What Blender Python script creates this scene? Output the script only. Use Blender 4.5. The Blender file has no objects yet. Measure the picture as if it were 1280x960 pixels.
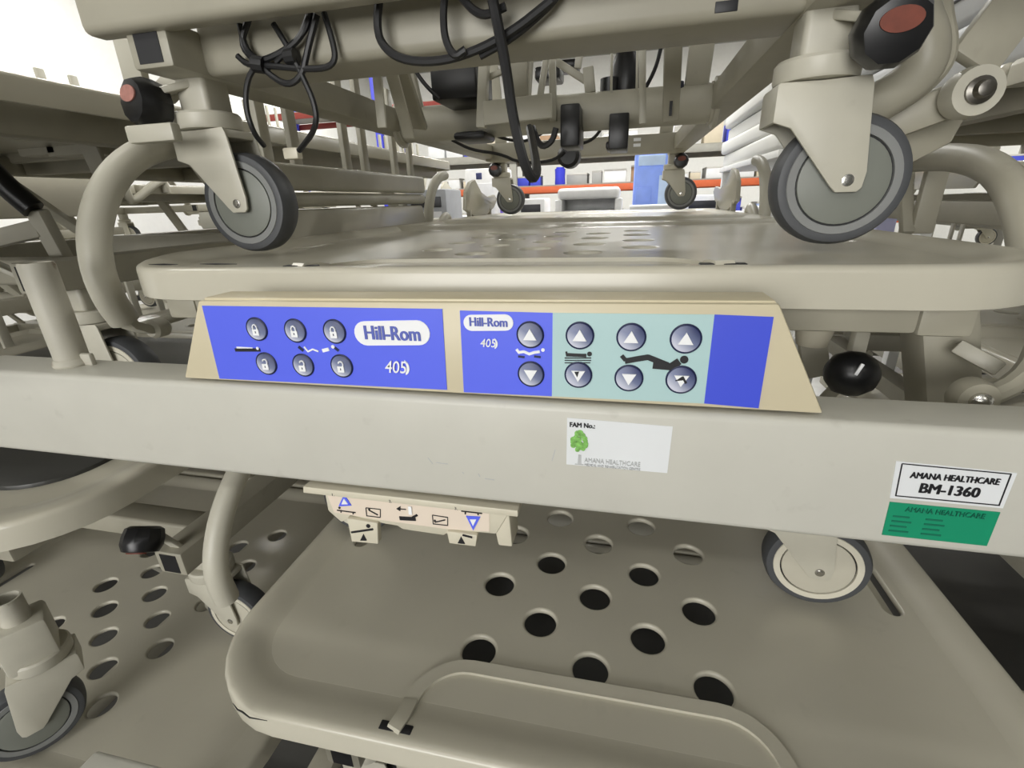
import bpy, bmesh, math, random
from mathutils import Vector, Matrix
random.seed(7)
C = bpy.context.scene.collection
SC = bpy.context.scene
PI = math.pi
# ------------------------------------------------------------------ camera, world, lights, exposure
cam = bpy.data.cameras.new('camera'); cam.sensor_width = 36; cam.lens = 16.594
cam.clip_start = 0.01; cam.clip_end = 100
camo = bpy.data.objects.new('camera', cam); C.objects.link(camo)
camo.matrix_world = Matrix(((0.974658, -0.050577, 0.217909, 0.0), (0.221375, 0.358197, -0.907022, 0.0), (-0.03218, 0.932275, 0.360316, 0.0), (0.0, 0.0, 0.0, 1.0)))
SC.camera = camo
SC.view_settings.view_transform = 'Standard'; SC.view_settings.look = 'None'
SC.view_settings.gamma = 1; SC.view_settings.use_curve_mapping = False
SC.view_settings.exposure = -1.0
w = bpy.data.worlds.new('world'); SC.world = w; w.use_nodes = True
w.node_tree.nodes['Background'].inputs[0].default_value = (.9, .95, 1, 1)
w.node_tree.nodes['Background'].inputs[1].default_value = .3
FLOOR = -1.461; CEIL = 3.3
# (x, y, width, depth, watts) of the ceiling lamps
LAMPS = [(x, y, 1.9, .3, p) for x, y, p in
         [(-4.5, -3.4, 32), (-1.2, -3.4, 80), (2.2, -3.4, 18), (-4.6, .6, 80), (-1.0, .6, 45), (3.6, .9, 25),
          (-5, 4.6, 300), (-.3, 4.9, 330), (4.2, 4.6, 300), (-5, 9.6, 380), (0, 9.6, 430), (4.5, 9.6, 430)]]
ADDED_WINDOW = (-3.2, .6, -.5, 1.7, 390)      # window added behind the camera as front fill light: x0, x1, z0, z1, watts

# ------------------------------------------------------------------ materials
MATS = {}
def mat(name, col, rough=.5, metal=0, var=.06, scale=14, bump=.0, emit=None, strength=0, spec=.5, dirt=0, dirtcol=(.12,.10,.07)):
    if name in MATS: return MATS[name]
    m = bpy.data.materials.new(name); m.use_nodes = True
    nt = m.node_tree; b = nt.nodes['Principled BSDF']
    b.inputs['Roughness'].default_value = rough; b.inputs['Metallic'].default_value = metal
    b.inputs['Specular IOR Level'].default_value = spec
    tc = nt.nodes.new('ShaderNodeTexCoord')
    nz = nt.nodes.new('ShaderNodeTexNoise'); nz.inputs['Scale'].default_value = scale; nz.inputs['Detail'].default_value = 5
    nt.links.new(tc.outputs['Object'], nz.inputs['Vector'])
    cr = nt.nodes.new('ShaderNodeValToRGB')
    cr.color_ramp.elements[0].position = .3; cr.color_ramp.elements[1].position = .7
    cr.color_ramp.elements[0].color = tuple(c*(1-var) for c in col) + (1,)
    cr.color_ramp.elements[1].color = tuple(min(1, c*(1+var)) for c in col) + (1,)
    nt.links.new(nz.outputs['Fac'], cr.inputs['Fac'])
    out = cr.outputs['Color']
    if dirt:
        n2 = nt.nodes.new('ShaderNodeTexNoise'); n2.inputs['Scale'].default_value = 42; n2.inputs['Detail'].default_value = 8
        nt.links.new(tc.outputs['Object'], n2.inputs['Vector'])
        r2 = nt.nodes.new('ShaderNodeValToRGB'); r2.color_ramp.elements[0].position = .64; r2.color_ramp.elements[1].position = .74
        r2.color_ramp.elements[1].color = (dirt, dirt, dirt, 1); r2.color_ramp.elements[0].color = (0, 0, 0, 1)
        nt.links.new(n2.outputs['Fac'], r2.inputs['Fac'])
        mx = nt.nodes.new('ShaderNodeMixRGB'); mx.inputs[2].default_value = dirtcol + (1,)
        nt.links.new(r2.outputs['Color'], mx.inputs[0]); nt.links.new(out, mx.inputs[1]); out = mx.outputs[0]
    nt.links.new(out, b.inputs['Base Color'])
    if bump:
        bp = nt.nodes.new('ShaderNodeBump'); bp.inputs['Strength'].default_value = bump; bp.inputs['Distance'].default_value = .004
        n3 = nt.nodes.new('ShaderNodeTexNoise'); n3.inputs['Scale'].default_value = scale*.6
        nt.links.new(tc.outputs['Object'], n3.inputs['Vector'])
        nt.links.new(n3.outputs['Fac'], bp.inputs['Height']); nt.links.new(bp.outputs['Normal'], b.inputs['Normal'])
    if emit:
        b.inputs['Emission Color'].default_value = tuple(emit) + (1,); b.inputs['Emission Strength'].default_value = strength
    MATS[name] = m
    return m
cream = mat('cream_paint', (.50, .48, .40), .42, dirt=.10)
creamb = mat('cream_beam_paint', (.54, .53, .47), .42, var=.03, dirt=.12)
creamd = mat('shaded_olive_cream_paint', (.36, .34, .27), .45, dirt=.12)  # cream darkened: dimmer light on the frames is put into the colour
worn = mat('worn_cream_paint', (.46, .44, .37), .55, var=.12, dirt=.9, dirtcol=(.14, .09, .05))
abs_ = mat('taupe_plastic', (.50, .475, .39), .24, var=.04, scale=5, bump=.12, dirt=.05)
panelm = mat('cream_panel_plastic', (.60, .535, .375), .4, var=.02)
tabm = mat('pale_cream_plastic', (.62, .58, .46), .4, var=.02)
pinkm = mat('pale_pink_label', (.74, .64, .53), .5, var=.015)
bluem = mat('blue_film', (.10, .14, .84), .38, var=.01)
bluem2 = mat('deep_blue_film', (.055, .085, .66), .38, var=.01)
tealm = mat('pale_teal_film', (.42, .60, .60), .4, var=.01)
white = mat('white_print', (.86, .87, .88), .5, var=.01)
black = mat('black_print', (.006, .006, .008), .5, var=.01)
navy = mat('navy_ring', (.01, .015, .06), .4, var=.01)
paper = mat('white_sticker', (.72, .74, .75), .5, var=.02)
greym = mat('grey_print', (.45, .46, .46), .6, var=.05)
greenst = mat('green_sticker', (.005, .26, .13), .45, var=.05)
greendk = mat('dark_green_print', (.003, .14, .08), .5, var=.05)
leafm = mat('leaf_green_print', (.20, .46, .10), .5, var=.35, scale=300)
rubber = mat('black_rubber', (.012, .012, .013), .45, var=.1)
blackp = mat('black_plastic', (.008, .008, .009), .35, var=.05)
tirem = mat('dark_grey_tire', (.06, .063, .068), .5, var=.08)
ringm = mat('mid_grey_wheel_ring', (.21, .215, .21), .45, var=.04)
discm = mat('grey_green_wheel_disc', (.185, .195, .17), .45, var=.06)
ringc = mat('cream_wheel_ring', (.60, .57, .47), .42, var=.04)
discc = mat('cream_wheel_disc', (.50, .475, .39), .42, var=.04)
steel = mat('steel', (.62, .61, .58), .22, 1, var=.05)
redm = mat('red_pedal_pad', (.17, .04, .022), .5, var=.12, scale=120)
pinkp = mat('faded_pink_pedal_pad', (.38, .17, .14), .5, var=.15, scale=150)
shadem = mat('dark_dish_shade', (.045, .045, .042), .4, var=.08)  # flat dark colour standing in for shade inside the deck dish
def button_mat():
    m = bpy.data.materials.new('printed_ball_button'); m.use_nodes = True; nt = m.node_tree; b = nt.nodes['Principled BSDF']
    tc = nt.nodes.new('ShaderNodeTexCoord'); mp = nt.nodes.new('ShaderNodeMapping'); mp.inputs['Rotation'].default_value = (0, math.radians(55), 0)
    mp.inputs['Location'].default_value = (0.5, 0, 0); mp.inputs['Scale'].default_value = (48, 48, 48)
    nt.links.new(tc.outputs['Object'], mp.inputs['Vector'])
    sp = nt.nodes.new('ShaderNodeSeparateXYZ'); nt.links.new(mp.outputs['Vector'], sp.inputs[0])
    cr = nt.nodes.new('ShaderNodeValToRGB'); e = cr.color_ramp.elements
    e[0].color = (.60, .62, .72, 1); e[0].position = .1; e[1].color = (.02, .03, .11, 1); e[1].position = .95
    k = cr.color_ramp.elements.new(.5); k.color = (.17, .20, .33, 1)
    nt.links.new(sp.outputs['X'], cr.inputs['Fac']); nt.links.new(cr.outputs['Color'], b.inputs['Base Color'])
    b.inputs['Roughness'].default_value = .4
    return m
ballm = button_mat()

# ------------------------------------------------------------------ mesh helpers
class MB:
    def __init__(s): s.bm = bmesh.new(); s.k = 0
    def _add(s, t):
        me = bpy.data.meshes.new('t'); t.to_mesh(me); t.free(); s.bm.from_mesh(me); bpy.data.meshes.remove(me); return s
    def box(s, c, d, bev=0, rot=None, seg=2):
        t = bmesh.new(); bmesh.ops.create_cube(t, size=1)
        bmesh.ops.scale(t, vec=d, verts=t.verts)
        if bev: bmesh.ops.bevel(t, geom=t.edges[:], offset=bev, segments=seg, affect='EDGES', profile=.5)
        if rot is not None: bmesh.ops.transform(t, matrix=rot.to_4x4(), verts=t.verts)
        bmesh.ops.translate(t, vec=c, verts=t.verts); return s._add(t)
    def bx(s, x0, x1, y0, y1, z0, z1, bev=0, seg=2):
        return s.box(((x0+x1)/2, (y0+y1)/2, (z0+z1)/2), (abs(x1-x0), abs(y1-y0), abs(z1-z0)), bev, seg=seg)
    def bar(s, p, q, wd, ht, bev=0, up=(0, 0, 1)):
        p, q = Vector(p), Vector(q); d = q-p; y = d.normalized(); u = Vector(up)
        x = y.cross(u)
        if x.length < 1e-4: x = y.cross(Vector((1, 0, 0)))
        x.normalize(); z = x.cross(y)
        return s.box((p+q)/2, (wd, d.length, ht), bev, Matrix((x, y, z)).transposed())
    def tube(s, pts, r, n=12, closed=False, smooth=0, flat=None):
        P = [Vector(p) for p in pts]
        for _ in range(smooth):
            Q = [] if closed else [P[0]]
            rg = range(len(P)) if closed else range(len(P)-1)
            for i in rg:
                a, b = P[i], P[(i+1) % len(P)]
                Q += [a*.75+b*.25, a*.25+b*.75]
            if not closed: Q.append(P[-1])
            P = Q
        t = bmesh.new(); rings = []; prev = None
        for i, p in enumerate(P):
            if closed: d = P[(i+1) % len(P)]-P[i-1]
            else: d = P[min(i+1, len(P)-1)]-P[max(i-1, 0)]
            d.normalize()
            if prev is None:
                u = d.orthogonal().normalized()
            else:
                u = prev-d*prev.dot(d); u.normalize()
            prev = u; v = d.cross(u)
            rr = r if not callable(r) else r(i/(len(P)-1))
            rings.append([t.verts.new(p+(u*math.cos(2*PI*k/n)+v*math.sin(2*PI*k/n))*rr) for k in range(n)])
        m = len(rings)
        for i in range(m if closed else m-1):
            a, b = rings[i], rings[(i+1) % m]
            for k in range(n): t.faces.new((a[k], a[(k+1) % n], b[(k+1) % n], b[k]))
        if not closed:
            t.faces.new(rings[0][::-1]); t.faces.new(rings[-1])
        bmesh.ops.recalc_face_normals(t, faces=t.faces[:]); return s._add(t)
    def strip(s, pts, wd, th, nrm=(0, 0, 1)):          # flat strap along a path lying flat against nrm
        P = [Vector(p) for p in pts]; N = Vector(nrm).normalized(); t = bmesh.new(); rings = []
        for i, p in enumerate(P):
            d = (P[min(i+1, len(P)-1)]-P[max(i-1, 0)]).normalized(); x = d.cross(N)
            if x.length < 1e-3: x = Vector((1, 0, 0))
            x.normalize(); n2 = x.cross(d)
            rings.append([t.verts.new(p+x*a*wd/2+n2*b*th/2) for a, b in ((-1, -1), (1, -1), (1, 1), (-1, 1))])
        for a, b in zip(rings, rings[1:]):
            for k in range(4): t.faces.new((a[k], a[(k+1) % 4], b[(k+1) % 4], b[k]))
        t.faces.new(rings[0][::-1]); t.faces.new(rings[-1])
        bmesh.ops.recalc_face_normals(t, faces=t.faces[:]); return s._add(t)
    def lathe(s, prof, c=(0, 0, 0), axis='Y', n=32):    # prof: (radius, height along the axis)
        t = bmesh.new(); rings = []
        for r, h in prof:
            if r < 1e-6: rings.append([t.verts.new((0, 0, h))])
            else: rings.append([t.verts.new((r*math.cos(2*PI*k/n), r*math.sin(2*PI*k/n), h)) for k in range(n)])
        for a, b in zip(rings, rings[1:]):
            for k in range(n):
                f = [a[k % len(a)], a[(k+1) % len(a)], b[(k+1) % len(b)], b[k % len(b)]]
                f = [v for i, v in enumerate(f) if v not in f[:i]]
                if len(f) > 2: t.faces.new(f)
        if len(rings[0]) > 1: t.faces.new(rings[0][::-1])
        if len(rings[-1]) > 1: t.faces.new(rings[-1])
        bmesh.ops.recalc_face_normals(t, faces=t.faces[:])
        M = {'Z': Matrix(), 'Y': Matrix.Rotation(PI/2, 4, 'X'), 'X': Matrix.Rotation(PI/2, 4, 'Y')}[axis]
        bmesh.ops.transform(t, matrix=Matrix.Translation(c) @ M, verts=t.verts); return s._add(t)
    def prism(s, poly, y0, y1, plane='XZ', bev=0):      # extruded outline
        f = {'XZ': lambda a, b, d: (a, d, b), 'XY': lambda a, b, d: (a, b, d), 'YZ': lambda a, b, d: (d, a, b)}[plane]
        t = bmesh.new()
        A = [t.verts.new(f(a, b, y0)) for a, b in poly]; B = [t.verts.new(f(a, b, y1)) for a, b in poly]
        n = len(poly); t.faces.new(A); t.faces.new(B)
        for k in range(n): t.faces.new((A[k], A[(k+1) % n], B[(k+1) % n], B[k]))
        bmesh.ops.recalc_face_normals(t, faces=t.faces[:])
        if bev: bmesh.ops.bevel(t, geom=t.edges[:], offset=bev, segments=2, affect='EDGES', profile=.5)
        return s._add(t)
    def stroke(s, pts, wd, y0, y1):                      # thick drawn line in the XZ plane
        for (a, b), (c, d) in zip(pts, pts[1:]):
            L = math.hypot(c-a, d-b) or 1e-6; nx, nz = -(d-b)/L*wd/2, (c-a)/L*wd/2; s.k += 1; y0 -= 1e-5*s.k
            s.prism([(a+nx, b+nz), (a-nx, b-nz), (c-nx, d-nz), (c+nx, d+nz)], y0, y1)
        for a, b in pts[1:-1]: s.disc(a, b, wd/2, y0, y1, 8)
        return s
    def disc(s, a, b, r, y0, y1, n=20, ez=1.):
        s.k += 1; y0 -= 1e-5*s.k
        return s.prism([(a+r*math.cos(2*PI*k/n), b+r*ez*math.sin(2*PI*k/n)) for k in range(n)], y0, y1)
    def mesh(s, name, ang=35):
        me = bpy.data.meshes.new(name); s.bm.to_mesh(me); s.bm.free()
        for p in me.polygons: p.use_smooth = True
        me.set_sharp_from_angle(angle=math.radians(ang))
        return me
def obj(name, mb, m, parent=None, loc=(0, 0, 0)):
    me = mb.mesh(name) if isinstance(mb, MB) else mb
    if m and not me.materials: me.materials.append(m)
    o = bpy.data.objects.new(name, me); C.objects.link(o); o.location = loc
    if parent: o.parent = parent
    return o
CACHE = {}
def part(name, key, build, m, parent, loc=(0, 0, 0), rz=0):
    if key not in CACHE:
        me = build().mesh(name); me.materials.append(m); CACHE[key] = me
    o = obj(name, CACHE[key], None, parent, loc); o.rotation_euler.z = rz
    return o
def tag(o, label=None, cat=None, group=None, kind=None):
    if label: o['label'] = label
    if cat: o['category'] = cat
    if group: o['group'] = group
    if kind: o['kind'] = kind
    return o
def thing(name, label, cat, loc, group=None, rz=0):
    o = bpy.data.objects.new(name, None); C.objects.link(o); o.location = loc; o.rotation_euler.z = rz
    o.empty_display_size = .05
    return tag(o, label, cat, group)
def struct(name, mb, m): return tag(obj(name, mb, m), kind='structure')
def text(name, body, c, wd, ht, m, parent, ext=.0003, shear=0, bold=0, fat=0):   # flat lettering facing -Y
    cu = bpy.data.curves.new(name, 'FONT'); cu.body = body; cu.size = 1; cu.shear = shear; cu.offset = bold; cu.extrude = .01; cu.resolution_u = 3
    t = bpy.data.objects.new(name, cu); C.objects.link(t)
    me = bpy.data.meshes.new_from_object(t.evaluated_get(bpy.context.evaluated_depsgraph_get()))
    bpy.data.objects.remove(t)
    xs = [v.co.x for v in me.vertices]; ys = [v.co.y for v in me.vertices]
    mx, my = (min(xs)+max(xs))/2, (min(ys)+max(ys))/2; sx = wd/(max(xs)-min(xs)); sy = ht/(max(ys)-min(ys))
    for v in me.vertices: v.co = ((v.co.x-mx)*sx, -v.co.z*ext/.01, (v.co.y-my)*sy)
    if fat:
        mb = MB()
        for k in (-1, 0, 1):
            t2 = bmesh.new(); t2.from_mesh(me); bmesh.ops.translate(t2, vec=(k*fat, k*.00002, 0), verts=t2.verts); mb._add(t2)
        me = mb.mesh(name)
    me.materials.clear(); me.materials.append(m); me.name = name
    return obj(name, me, None, parent, c)

# ------------------------------------------------------------------ the room
def slab(x0, x1, y0, y1, z0, z1): return MB().bx(x0, x1, y0, y1, z0, z1)
wallm = mat('white_wall', (.80, .80, .77), .7, var=.02)
nearm = mat('grey_wall', (.16, .16, .15), .7, var=.02)
struct('floor', slab(-7, 7, -5, 14, FLOOR-.1, FLOOR), mat('grey_concrete', (.085, .083, .077), .5, var=.15, scale=3))
struct('ceiling', slab(-7, 7, -5, 14, CEIL, CEIL+.1), mat('pale_ceiling', (.48, .48, .45), .8, var=.02))
struct('wall_left', slab(-7.1, -7, -5, 14, FLOOR, CEIL), wallm)
struct('wall_right', slab(7, 7.1, -5, 14, FLOOR, CEIL), wallm)
struct('wall_far', slab(-7, 7, 14, 14.1, FLOOR, CEIL), wallm)
struct('wall_near', slab(-7, 7, -5.1, -5, FLOOR, CEIL), nearm)
x0, x1, z0, z1, p = ADDED_WINDOW
wn = struct('added_window', MB().bx(x0-.08, x1+.08, -5.0, -4.94, z0-.08, z0).bx(x0-.08, x1+.08, -5.0, -4.94, z1, z1+.08).bx(x0-.08, x0, -5.0, -4.94, z0, z1).bx(x1, x1+.08, -5.0, -4.94, z0, z1).bx((x0+x1)/2-.03, (x0+x1)/2+.03, -5, -4.95, z0, z1), mat('added_window_frame', (.6, .6, .58), .5))
obj('added_window_pane', MB().bx(x0, x1, -4.995, -4.985, z0, z1), mat('fill_pane', (.8, .8, .8), .4, emit=(.95, .98, 1), strength=3), wn)
L = bpy.data.lights.new('added_window_light', 'AREA'); L.shape = 'RECTANGLE'; L.size = x1-x0; L.size_y = z1-z0; L.energy = p; L.color = (1, .98, .95)
lo = bpy.data.objects.new('added_window_light', L); C.objects.link(lo); lo.location = ((x0+x1)/2, -4.9, (z0+z1)/2); lo.rotation_euler = (PI/2, 0, 0)
difm = mat('lamp_diffuser', (.9, .9, .9), .5, emit=(1, .98, .94), strength=9)
for i, (x, y, lx, ly, p) in enumerate(LAMPS):
    t = thing('ceiling_lamp', 'long white ceiling lamp, %s in the %s row of lamps' % (('left', 'middle', 'right')[i % 3], ('nearest', 'second', 'third', 'farthest')[i//3]), 'ceiling lamp', (x, y, CEIL), 'ceiling lamps')
    part('housing', 'lamph', lambda: MB().bx(-lx/2-.02, lx/2+.02, -ly/2-.02, ly/2+.02, -.06, -.001, .008), mat('lamp_housing', (.7, .7, .7), .5), t)
    part('diffuser', 'lampd', lambda: MB().bx(-lx/2, lx/2, -ly/2, ly/2, -.075, -.058, .005), difm, t)
    L = bpy.data.lights.new('lamp_light', 'AREA'); L.shape = 'RECTANGLE'; L.size = lx; L.size_y = ly; L.energy = p; L.color = (1, .985, .94)
    lo = bpy.data.objects.new('lamp_light', L); C.objects.link(lo); lo.location = (0, 0, -.08); lo.parent = t

# ------------------------------------------------------------------ hospital bed
# bed-local frame: x across, y inward from the front edge of the deck, z up from where the casters stand
T = .469; HW = .4725
def rrect(x0, x1, y0, y1, rf, rb, d=0, n=8):            # rounded outline, front radius rf, back radius rb, inset d
    out = []
    for (cx, cy, r, a0) in ((x1, y0, rf, -PI/2), (x1, y1, rb, 0), (x0, y1, rb, PI/2), (x0, y0, rf, PI)):
        q = max(r-d, .002); sx = -1 if cx == x1 else 1; sy = 1 if cy == y0 else -1
        ox, oy = cx+sx*(d+q), cy+sy*(d+q)
        for k in range(n+1):
            a = a0+PI/2*k/n; out.append((ox+q*math.cos(a), oy+q*math.sin(a)))
    return out
def deck_mesh(name, x0, x1, y0, y1, rf, rb, holes, slots, opening=None):
    cu = bpy.data.curves.new('d', 'CURVE'); cu.dimensions = '2D'; cu.fill_mode = 'BOTH'; cu.extrude = .0010; cu.bevel_depth = .0034; cu.bevel_resolution = 3
    def spl(pts):
        s = cu.splines.new('POLY'); s.points.add(len(pts)-1); s.use_cyclic_u = True
        for p, q in zip(s.points, pts): p.co = (q[0], q[1], 0, 1)
    IN = .05
    spl(rrect(x0, x1, y0, y1, rf, rb, IN+.0034))
    for (hx, hy) in holes: spl([(hx+.0248*math.cos(2*PI*k/28), hy+.0248*math.sin(2*PI*k/28)) for k in range(28)])
    for (sx, sy, L, r) in slots:
        spl([(sx+r*math.cos(a), sy+L/2+r*math.sin(a)) for a in [PI*k/8 for k in range(9)]] + [(sx-r*math.cos(a), sy-L/2-r*math.sin(a)) for a in [PI*k/8 for k in range(9)]])
    t = bpy.data.objects.new('d', cu); C.objects.link(t)
    me = bpy.data.meshes.new_from_object(t.evaluated_get(bpy.context.evaluated_depsgraph_get())); bpy.data.objects.remove(t)
    mb = MB(); mb.bm.from_mesh(me); bmesh.ops.translate(mb.bm, vec=(0, 0, T-.0112), verts=mb.bm.verts)
    prof = [(IN+.007, -.0135), (IN+.007, -.0071), (IN+.002, -.0068), (.044, -.0058), (.036, -.0040), (.027, -.0018), (.022, -.0011), (.018, -.0005), (.014, -.0002), (.010, 0), (.006, -.0002), (.003, -.0012), (.001, -.0032), (0, -.006), (0, -.0335), (.003, -.0345), (.004, -.0335), (.004, -.0135)]
    def roll(a, b, d):                                  # the long sides roll up a little higher than the front edge
        if d > .05 or d < .0005: return 0
        w_ = min(1, max(0, (b-.02)/.10)) if y0 == 0 else 1
        return (.006 if a < 0 else .0005)*w_*math.sin(PI*min(1, d/.05)**.6)
    loops = [[mb.bm.verts.new((a, b, T+z+roll(a, b, d))) for a, b in rrect(x0, x1, y0, y1, rf, rb, d)] for d, z in prof]
    n = len(loops[0]); fs = []
    for i in range(len(loops)):
        a, b = loops[i], loops[(i+1) % len(loops)]
        for k in range(n): fs.append(mb.bm.faces.new((a[k], a[(k+1) % n], b[(k+1) % n], b[k])))
    bmesh.ops.recalc_face_normals(mb.bm, faces=fs)
    m2 = mb.mesh(name, 40); m2.materials.clear(); return m2
HOLES = [(x, .129+.0567*r) for r in range(9) for x in ((-.14, 0, .14) if r % 2 == 0 else (-.07, .07))]
def deck_part(o, key, *a):
    if key not in CACHE:
        me = deck_mesh('deck_panel', *a); me.materials.append(abs_); CACHE[key] = me
    return obj('deck_panel', CACHE[key], None, o)

def caster(o, px, py, trail, pedal, pale=False, rz=0, back=False):
    """pivot px,py; trail (dx,dy) from pivot to axle; pedal (dx,dy,z) from the pivot or None"""
    FP = [(-.043, .150), (.036, .153), (.039, .146), (.0485, .070), (.0470, .056), (.043, .052), (.024, .052), (.018, .058), (-.026, .112), (-.043, .118)][::-1]
    c = part('caster', 'fork', lambda: (MB().prism(FP, -.028, -.0245, bev=.001).prism(FP, .0245, .028, bev=.001)
        .bx(-.0425, .037, -.0275, .0275, .142, .152, .002).bx(-.043, -.039, -.027, .027, .118, .15, .001)), cream, o, (px, py, 0), rz)
    dx = .033 if trail else 0
    part('wheel_tire', 'tire', lambda: MB().lathe([(.048, -.0165), (.0540, -.0178), (.0595, -.0165), (.0622, -.011), (.063, 0), (.0622, .011), (.0595, .0165), (.0540, .0178), (.048, .0165), (.048, -.0165)], (.033, 0, .063), 'Y', 56), tirem, c)
    part('wheel_ring', 'ring'+str(pale), lambda: MB().lathe([(.0436, -.0150), (.0440, -.0182), (.0515, -.0184), (.0524, -.0165), (.0524, .0165), (.0515, .0184), (.0440, .0182), (.0436, .0150)], (.033, 0, .063), 'Y', 48), ringc if pale else ringm, c)
    part('wheel_groove', 'groove', lambda: MB().lathe([(.0438, -.0155), (.0438, .0155)], (.033, 0, .063), 'Y', 40), black, c)
    part('wheel_disc', 'disc'+str(pale), lambda: MB().lathe([(0, -.0205), (.02, -.0200), (.0385, -.0188), (.0418, -.0178), (.0424, -.015), (.0424, .015), (.0418, .0178), (.0385, .0188), (0, .0205)], (.033, 0, .063), 'Y', 40), discc if pale else discm, c)
    part('axle_bolt', 'axle', lambda: MB().lathe([(0, .0305), (.0032, .0302), (.0034, .0288), (.0056, .0285), (.0066, .0265), (.0066, -.0265), (0, -.0265)], (.033, 0, .063), 'Y', 18), steel, c)
    part('fork_rivet', 'rivet', lambda: MB().lathe([(.0032, .0262), (.0044, .0266), (.0044, .0274), (.003, .0279), (0, .028)], (.025, 0, .139), 'Y', 16), cream, c)
    part('collar', 'collar', lambda: MB().lathe([(.028, .1525), (.0365, .1535), (.0378, .156), (.0378, .170), (.0355, .173), (.028, .174)], (-.004, 0, 0), 'Z', 32), cream, c)
    part('stem', 'stem', lambda: MB().bx(-.026, .018, -.022, .022, .170, .222, .006, seg=3), cream, c)
    if pedal:
        qx, qy, qz, pm, tilt = pedal
        R = Matrix.Rotation(tilt[1], 3, 'Z') @ Matrix.Rotation(tilt[0], 3, 'X')
        b = MB(); b.bar((qx*.1, qy*.25, .205), (qx*.75, qy*.85, qz+.012), .020, .008, .002)
        obj('brake_arm', b, cream, c)
        k = MB().lathe([(.019, -.022), (.026, -.018), (.0285, -.006), (.0285, .006), (.024, .0165), (.018, .018), (0, .0185)], (0, 0, 0), 'Y', 10)
        bmesh.ops.transform(k.bm, matrix=R.to_4x4(), verts=k.bm.verts)
        obj('brake_pedal', k, blackp, c, (qx, qy, qz))
        k = MB().prism([(.0155*math.cos(a), .009*math.sin(a)+.007) for a in [2*PI*i/22 for i in range(22)]], -.0197, -.018)
        bmesh.ops.transform(k.bm, matrix=R.to_4x4(), verts=k.bm.verts)
        obj('pedal_pad', k, pm, c, (qx, qy, qz))
    return c
RAILPATH = [(.205, .612), (.16, .607), (.11, .588), (.07, .556), (.04, .512), (.028, .468), (.030, .428), (.040, .400)]
def side_rail(o, sx, lift, near=True, panel=True, x=.482):
    def P3(pts, dx=0): return [(sx*(x+dx), a, b+lift) for a, b in pts]
    r = None
    if near:
        b = MB().tube(P3(RAILPATH), .0165, 14, smooth=2)
        r = obj('side_rail', b, cream, o)
        b = MB().strip(P3([(.036, .408), (.045, .393), (.062, .383), (.075, .381)]), .022, .010, (0, -.3, 1)); obj('rail_hook', b, cream, r)
        b = MB().lathe([(.0, -.013), (.009, -.012), (.0125, -.008), (.0125, .008), (.009, .012)], (sx*(x-.004), .076+0, .382+lift), 'Y', 20); obj('hook_eye', b, cream, r)
        b = MB().lathe([(0, .0165), (.004, .016), (.005, .012), (.005, -.012)], (sx*(x-.004), .076, .382+lift), 'Y', 14); obj('hook_bolt', b, steel, r)
        b = MB().prism([(.185, .650), (.262, .650), (.275, .60), (.268, .50), (.245, .49), (.225, .55), (.195, .59), (.18, .61)], sx*(x-.012), sx*(x+.004), 'YZ', .002)
        for v in b.bm.verts: v.co.z += lift
        obj('pivot_bracket', b, creamd, r)
        b = MB().lathe([(0, .026), (.006, .025), (.0065, .021), (.014, .0195), (.015, .016), (.015, -.01)], (sx*x, .212, .612+lift), 'Y', 20); obj('pivot_bolt', b, cream, r)
    if panel:
        r2 = obj('side_rail', MB().bx(sx*x-.012, sx*x+.012, .32, 1.02, .555+lift, .600+lift, .008, seg=3), cream, o)
        b = MB().bx(sx*(x+.002)-.013, sx*(x+.002)+.013, .33, 1.02, .526+lift, .552+lift, .011, seg=3); obj('lower_rail_bar', b, cream, r2)
        b = MB().prism([(.34, .47), (.36, .522), (1.0, .522), (1.02, .47), (.98, .36), (.42, .36)], sx*(x+.010), sx*(x-.006), 'YZ', .006)
        for v in b.bm.verts: v.co.z += lift
        obj('rail_panel', b, abs_, r2)
        for k, yy in enumerate((.36, .44, .62, .70, .86, .96)):
            obj('rail_upright', MB().bx(sx*(x+.01)-.006, sx*(x+.01)+.006, yy, yy+.026, .59+lift, .80+lift, .003), cream, r2)
    # foot-end rail and its wavy plastic panel
    r3 = obj('side_rail', MB().tube(P3([(a+1.02, b) for a, b in RAILPATH] + [(1.22, .50), (1.22, .44)]), .015, 12, smooth=2), cream, o)
    obj('rail_panel', MB().prism([(1.42, .50), (1.44, .565), (1.50, .60), (1.56, .61), (1.64, .565), (1.74, .545), (1.86, .555), (1.90, .535), (1.84, .50), (1.70, .47), (1.55, .465)], sx*(x-.006), sx*(x+.010), 'YZ', .004), abs_, r3)
    for yy in (1.46, 1.76): obj('rail_upright', MB().bx(sx*x-.008, sx*x+.008, yy, yy+.02, .40+lift, .50+lift, .003), creamd, r3)
    return r

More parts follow.
